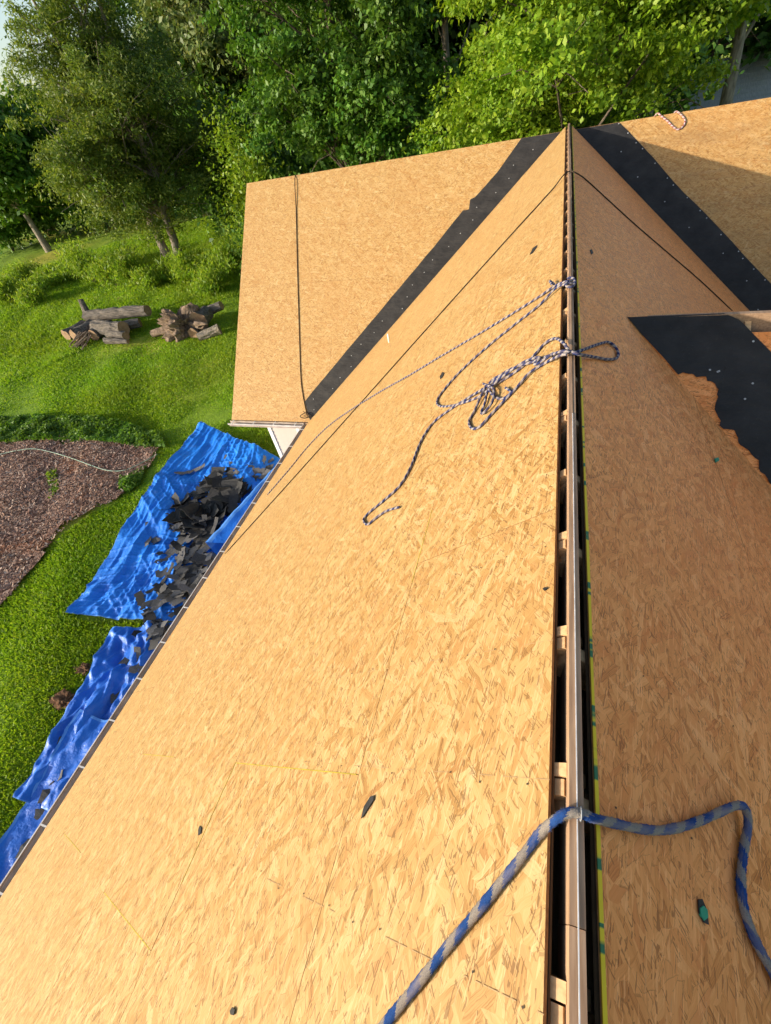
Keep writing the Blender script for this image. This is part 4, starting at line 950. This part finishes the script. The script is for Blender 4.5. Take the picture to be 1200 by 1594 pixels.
b = gp(78, 390); tree(b, 13, 6.0, 'leaf_mid', 'broad green tree with a leaning thin trunk at the back of the far lawn', 60000, .34, .6, 34, 'bark_pale', (-2.0, 1), .5, 1, .22, 'broad', 'tree', None, False, .95, .10, .2, 2)
def far(u, v, d): p = pxdist(u, v, d); return np.array([p[0], p[1], gz(p[0], p[1])])
tree(far(385, 120, 50), 22, 6.5, 'leaf_pale', 'pale leaved tree with hanging clusters behind the cedar', 70000, .36, .5, 40, 'bark', (0, 0), .5, 1, .3, 'droop', 'tree', None, False, .9, .12, .5, 3)
tree(far(530, 120, 27), 17, 4.6, 'leaf_mid', 'fresh green tree above the middle of the cross wing ridge', 90000, .18, .6, 40, 'bark', (0, 0), .5, 1, .25, 'broad', 'tree', None, False, .7, .05, .2, 4)
tree(far(690, 120, 30), 18, 3.6, 'leaf_dark', 'slender pale trunked tree in the dark gap of the wood', 18000, .2, .55, 14, 'bark_pale', (.6, 0), .5, 1, .2, 'broad', 'tree', None, False, .7, .35, .2, 5)
tree(far(905, 100, 20.5), 12.5, 4.3, 'leaf_bright', 'bright yellow green tree right behind the main ridge end', 120000, .135, .62, 40, 'bark', (0, 0), .5, 1, .22, 'broad', 'tree', None, False, .62, .12, .15, 6)
tree(far(1015, 60, 24), 13, 3.3, 'leaf_bright', 'bright green tree between the main ridge end and the far grey roof', 60000, .15, .6, 26, 'bark_pale', (.5, 0), .5, 1, .22, 'broad', 'tree', None, False, .65, .2, .2, 7)
tree(far(1215, -40, 27), 13.5, 3.8, 'leaf_pale', 'pale tree with bare grey limbs at the right over the grey roof', 30000, .16, .55, 18, 'bark_pale', (-1.5, 0), .5, 1, .26, 'broad', 'tree', None, False, .7, .52, .2, 8)
back = [(20, 120, 60, 'leaf_mid', 'leafy tree at the far left edge of the wood'), (150, 120, 66, 'leaf_dark', 'dark tree far behind the cedar crown, left side'), (270, 100, 58, 'leaf_dark', 'dark tree behind the pale leaved tree, left side'), (468, 80, 50, 'leaf_mid', 'dark tree between the pale tree and the fresh green one'), (610, 80, 38, 'leaf_dark', 'dark tree left of the pale trunk in the gap'), (745, 60, 40, 'leaf_dark', 'dark tree right of the pale trunk in the gap'), (840, 40, 36, 'leaf_mid', 'mid green tree behind the bright tree, left side'), (980, 20, 38, 'leaf_dark', 'dark tree behind the bright trees at the right'), (1120, -10, 42, 'leaf_dark', 'dark tree behind the pale right hand tree'), (660, 40, 52, 'leaf_dark', 'dark tree farthest back in the gap'), (-40, 160, 64, 'leaf_mid', 'large tree partly cut by the left frame edge')]
for i, (u, v, d, m_, lb) in enumerate(back):
    tree(far(u, v, d), (11.0 if u < 200 else 19 + (i * 37 % 5)), 5.6 + (i * 13 % 7) * .25, m_, lb, 30000, .46, .62, 30, 'bark', (0, 0), .5, 1, .28, 'broad', 'tree', GB, False, 1.15, .0, .2, 20 + i)
# understory shrubs along the wood edge
def shrub(base, H, R, mat, label, leaves, lsize, seed, name='shrub', group=None, cat='shrub', asp=.5, up=.1):
    rg = np.random.default_rng(seed); r = random.Random(seed); T = empty(name, base); tag(T, label, cat, group); parts = []; Cs = []; Ns = []
    ns = 9
    for i in range(ns):
        a = r.uniform(0, 6.28); k = r.uniform(.15, 1); e = base + np.array([math.cos(a) * R * k, math.sin(a) * R * k, H * r.uniform(.5, 1.0) * (1.1 - .45 * k)])
        m_ = (base + e) / 2 + np.array([0, 0, H * .12]); parts.append(tube([base - np.array([0, 0, .05]), m_, e], [.022, .015, .006], 5))
        n = leaves // ns; t = rg.uniform(.25, 1.05, n); p = np.outer(1 - t, base) + np.outer(t, e) + np.array([0, 0, 1]) * (np.sin(t * 3.1) * H * .1)[:, None]
        p += rg.normal(0, 1, (n, 3)) * np.array([R * .24, R * .24, H * .12]); Cs.append(p); Ns.append(np.tile([0, 0, .8] if up > 0 else [-.4, -.4, .1], (n, 1)))
    V, F = merge(parts); mk('stem', V, F, 'bark', T, smooth=True)
    C = np.concatenate(Cs); C[:, 2] = np.maximum(C[:, 2], gz(C[:, 0], C[:, 1]) + .03); V, F = leaf_arrays(C, np.concatenate(Ns), lsize, asp, up); mkfast('foliage', V, F, mat, T)
    return T
for i, (u, v, d, H, R, m_, lb) in enumerate(((410, 300, 26, 5.0, 2.6, 'leaf_mid', 'green shrub just above the left end of the cross wing ridge'), (500, 280, 23, 5.2, 2.4, 'leaf_dark', 'dark green shrub above the cross wing ridge, second from its left end'), (580, 270, 22, 5.0, 2.2, 'leaf_mid', 'soft green shrub above the middle of the cross wing ridge'), (660, 260, 25, 4.2, 2.2, 'leaf_dark', 'low dark shrub under the pale trunk'), (770, 240, 23, 5.0, 2.0, 'leaf_dark', 'dark shrub left of the bright tree'), (385, 250, 30, 7.0, 2.6, 'leaf_bright', 'light green shrub beside the wing gable top'))):
    shrub(far(u, v, d), H, R, m_, lb, 9000, .17, 200 + i)
ORD = 'first second third fourth fifth sixth seventh eighth ninth tenth eleventh twelfth thirteenth fourteenth fifteenth sixteenth seventeenth eighteenth'.split()
UG = 'undergrowth bushes of the wood'
ug = [(-40, 300, 60), (30, 290, 62), (95, 285, 60), (160, 275, 57), (225, 265, 54), (290, 262, 50), (345, 255, 46), (375, 260, 38), (440, 240, 36), (510, 230, 33), (575, 220, 31), (640, 205, 34), (705, 195, 33), (770, 180, 30), (830, 160, 31), (900, 150, 30), (975, 135, 32)]
for i, (u, v, d) in enumerate(ug):
    shrub(far(u, v, d), 6.0 + (i * 29 % 5) * .5, 3.6, 'leaf_dark' if i % 3 else 'leaf_mid', 'shaded bush at the foot of the wood, ' + ORD[i] + ' from the left', 7000, .40, 260 + i, 'woodland_bush', UG)
# tall weeds across the middle of the lawn
wl = [(12, 455), (40, 440), (70, 452), (100, 438), (130, 430), (150, 440), (185, 445), (215, 440), (240, 448), (300, 438), (325, 430), (350, 440), (365, 425), (20, 470), (60, 475), (340, 455), (200, 428), (268, 432)]
wd = ['at the left frame edge', 'second from the left frame edge', 'in front of the shaded far lawn', 'beside the tallest weed clump', 'that stands tallest in the weed strip', 'just right of the tallest clump', 'above the long dark log', 'in the middle of the weed strip', 'left of the cedar trunk', 'right of the cedar trunk', 'farther right of the cedar trunk', 'touching the wing roof edge', 'highest beside the wing roof edge', 'low at the left end of the strip', 'low above the yellow grass', 'low beside the wing roof edge', 'behind the middle of the strip', 'at the foot of the cedar']
for i, ((u, v), t) in enumerate(zip(wl, wd)):
    tall = 2.4 if i in (4, 5) else random.uniform(1.0, 1.9); shrub(gp(u, v), tall, random.uniform(1.0, 1.7), 'weed', 'leafy green weed clump ' + t, 2600, .20, 300 + i, 'weed_clump', 'weed strip on the lawn', 'weeds', .24, -1.6)
# dense ground cover along the mulch bed
def cover(poly, n, hmax, mat, name, label, size):
    P = np.array(poly); lo = P.min(0); hi = P.max(0); x = rng.uniform(lo[0], hi[0], n * 4); y = rng.uniform(lo[1], hi[1], n * 4); k = inpoly(x, y, poly); x = x[k][:n]; y = y[k][:n]
    z = gz(x, y) + hmax * (.25 + .75 * vnoise(x * 2.2, y * 2.2, 12)) * rng.uniform(.6, 1, len(x)); C = np.stack([x, y, z], 1); V, F = leaf_arrays(C, np.tile([0, 0, 1.], (len(C), 1)), size, .7, 0, .6)
    o = mkfast(name, V, F, mat); tag(o, label, 'plants', kind='stuff')
cover([on_ground(u, v)[:2] for u, v in ((-60, 662), (0, 655), (60, 650), (130, 652), (200, 662), (255, 680), (262, 700), (235, 700), (180, 692), (110, 688), (40, 690), (-60, 692))], 16000, .32, 'cover', 'ground_cover', 'dark leafy ground cover along the far edge of the mulch bed', .11)
cover([on_ground(u, v)[:2] for u, v in ((78, 735), (92, 728), (95, 765), (80, 780))], 700, .2, 'weed', 'ground_cover', 'small green weed patch growing in the mulch bed', .09)
cover([on_ground(u, v)[:2] for u, v in ((190, 745), (215, 735), (235, 720), (222, 755), (205, 768), (192, 765))], 1600, .3, 'cover', 'ground_cover', 'leafy weeds at the mulch bed corner next to the hose', .10)

# lawn blades
def lawn():
    n = 900000; d = 7 + 42 * rng.random(n) ** 1.25; az = rng.uniform(math.radians(-100), math.radians(-36), n)
    x = CPOS[0] + d * np.sin(az); y = d * np.cos(az)
    k = (x < -5.2) & ~((x > -7.2) & (y > 7)) & ~inpoly(x, y, MULCH); x = x[k]; y = y[k]; d = d[k]
    for tp in TARPS: q = ~inpoly(x, y, tp); x = x[q]; y = y[q]; d = d[q]
    den = vnoise(x * .35, y * .35, 2) * .62 + vnoise(x * 1.9, y * 1.9, 14) * .25 + .07; k = rng.random(len(x)) < .45 + .9 * (den - .25); x = x[k]; y = y[k]; d = d[k]; den = den[k]; n = len(x)
    z = gz(x, y) + .0; h = (.028 + .070 * den ** 1.3) * rng.uniform(.6, 1.4, n) * (1 + .012 * d); wd_ = rng.uniform(.009, .019, n) * (1 + d / 22)
    far_ = d > 27; h = np.where(far_, h * 1.5, h)
    a = rng.uniform(0, 6.283, n); t = rng.normal(0, .55, (n, 2))
    c = np.stack([x, y, z], 1); e = np.stack([np.cos(a), np.sin(a), 0 * a], 1) * wd_[:, None]; up = np.stack([t[:, 0] * h, t[:, 1] * h, h], 1)
    V = np.stack([c - e, c + e, c + up * .65 + e * .7, c + up + 0 * e], 1).reshape(-1, 3)
    o = mkfast('grass', V, np.arange(4 * n).reshape(n, 4), 'grass'); tag(o, 'short green lawn grass beside the house', 'grass', kind='stuff')
lawn()

# ------------------------------------------------------------------ neighbour's house beyond the trees
nb = pxdist(1185, 120, 38); NX, NY = nb[0] + 2.5, nb[1] + 3
NH = empty('neighbour_house', (NX, NY, GZ)); tag(NH, 'house with a grey shingle roof half hidden by trees at the right', 'house')
V, F = box((NX - 5, NY - 4, GZ - .3), (NX + 7, NY + 5, -4.2)); mk('wall', V, F, 'far_wall', NH)
for s, (ya, yb) in ((0, (NY - 4.6, NY + .5)), (1, (NY + 5.6, NY + .5))):
    V = [(NX - 5.5, ya, -4.3), (NX + 7.5, ya, -4.3), (NX + 7.5, yb, -1.7), (NX - 5.5, yb, -1.7)]; V += [(x, y, z + .08) for x, y, z in V]
    S_ = mk('roof', V, BF, 'far_roof', NH)
    if s == 0:
        for k in range(1, 15):
            t = k / 15; V, F = beam((NX - 5.5, ya + (yb - ya) * t, -4.3 + 2.6 * t + .10), (NX + 7.5, ya + (yb - ya) * t, -4.3 + 2.6 * t + .10), (0, 1, .5), (0, -.5, 1), .03, .03); mk('shingle_course', V, F, 'far_roof', S_)
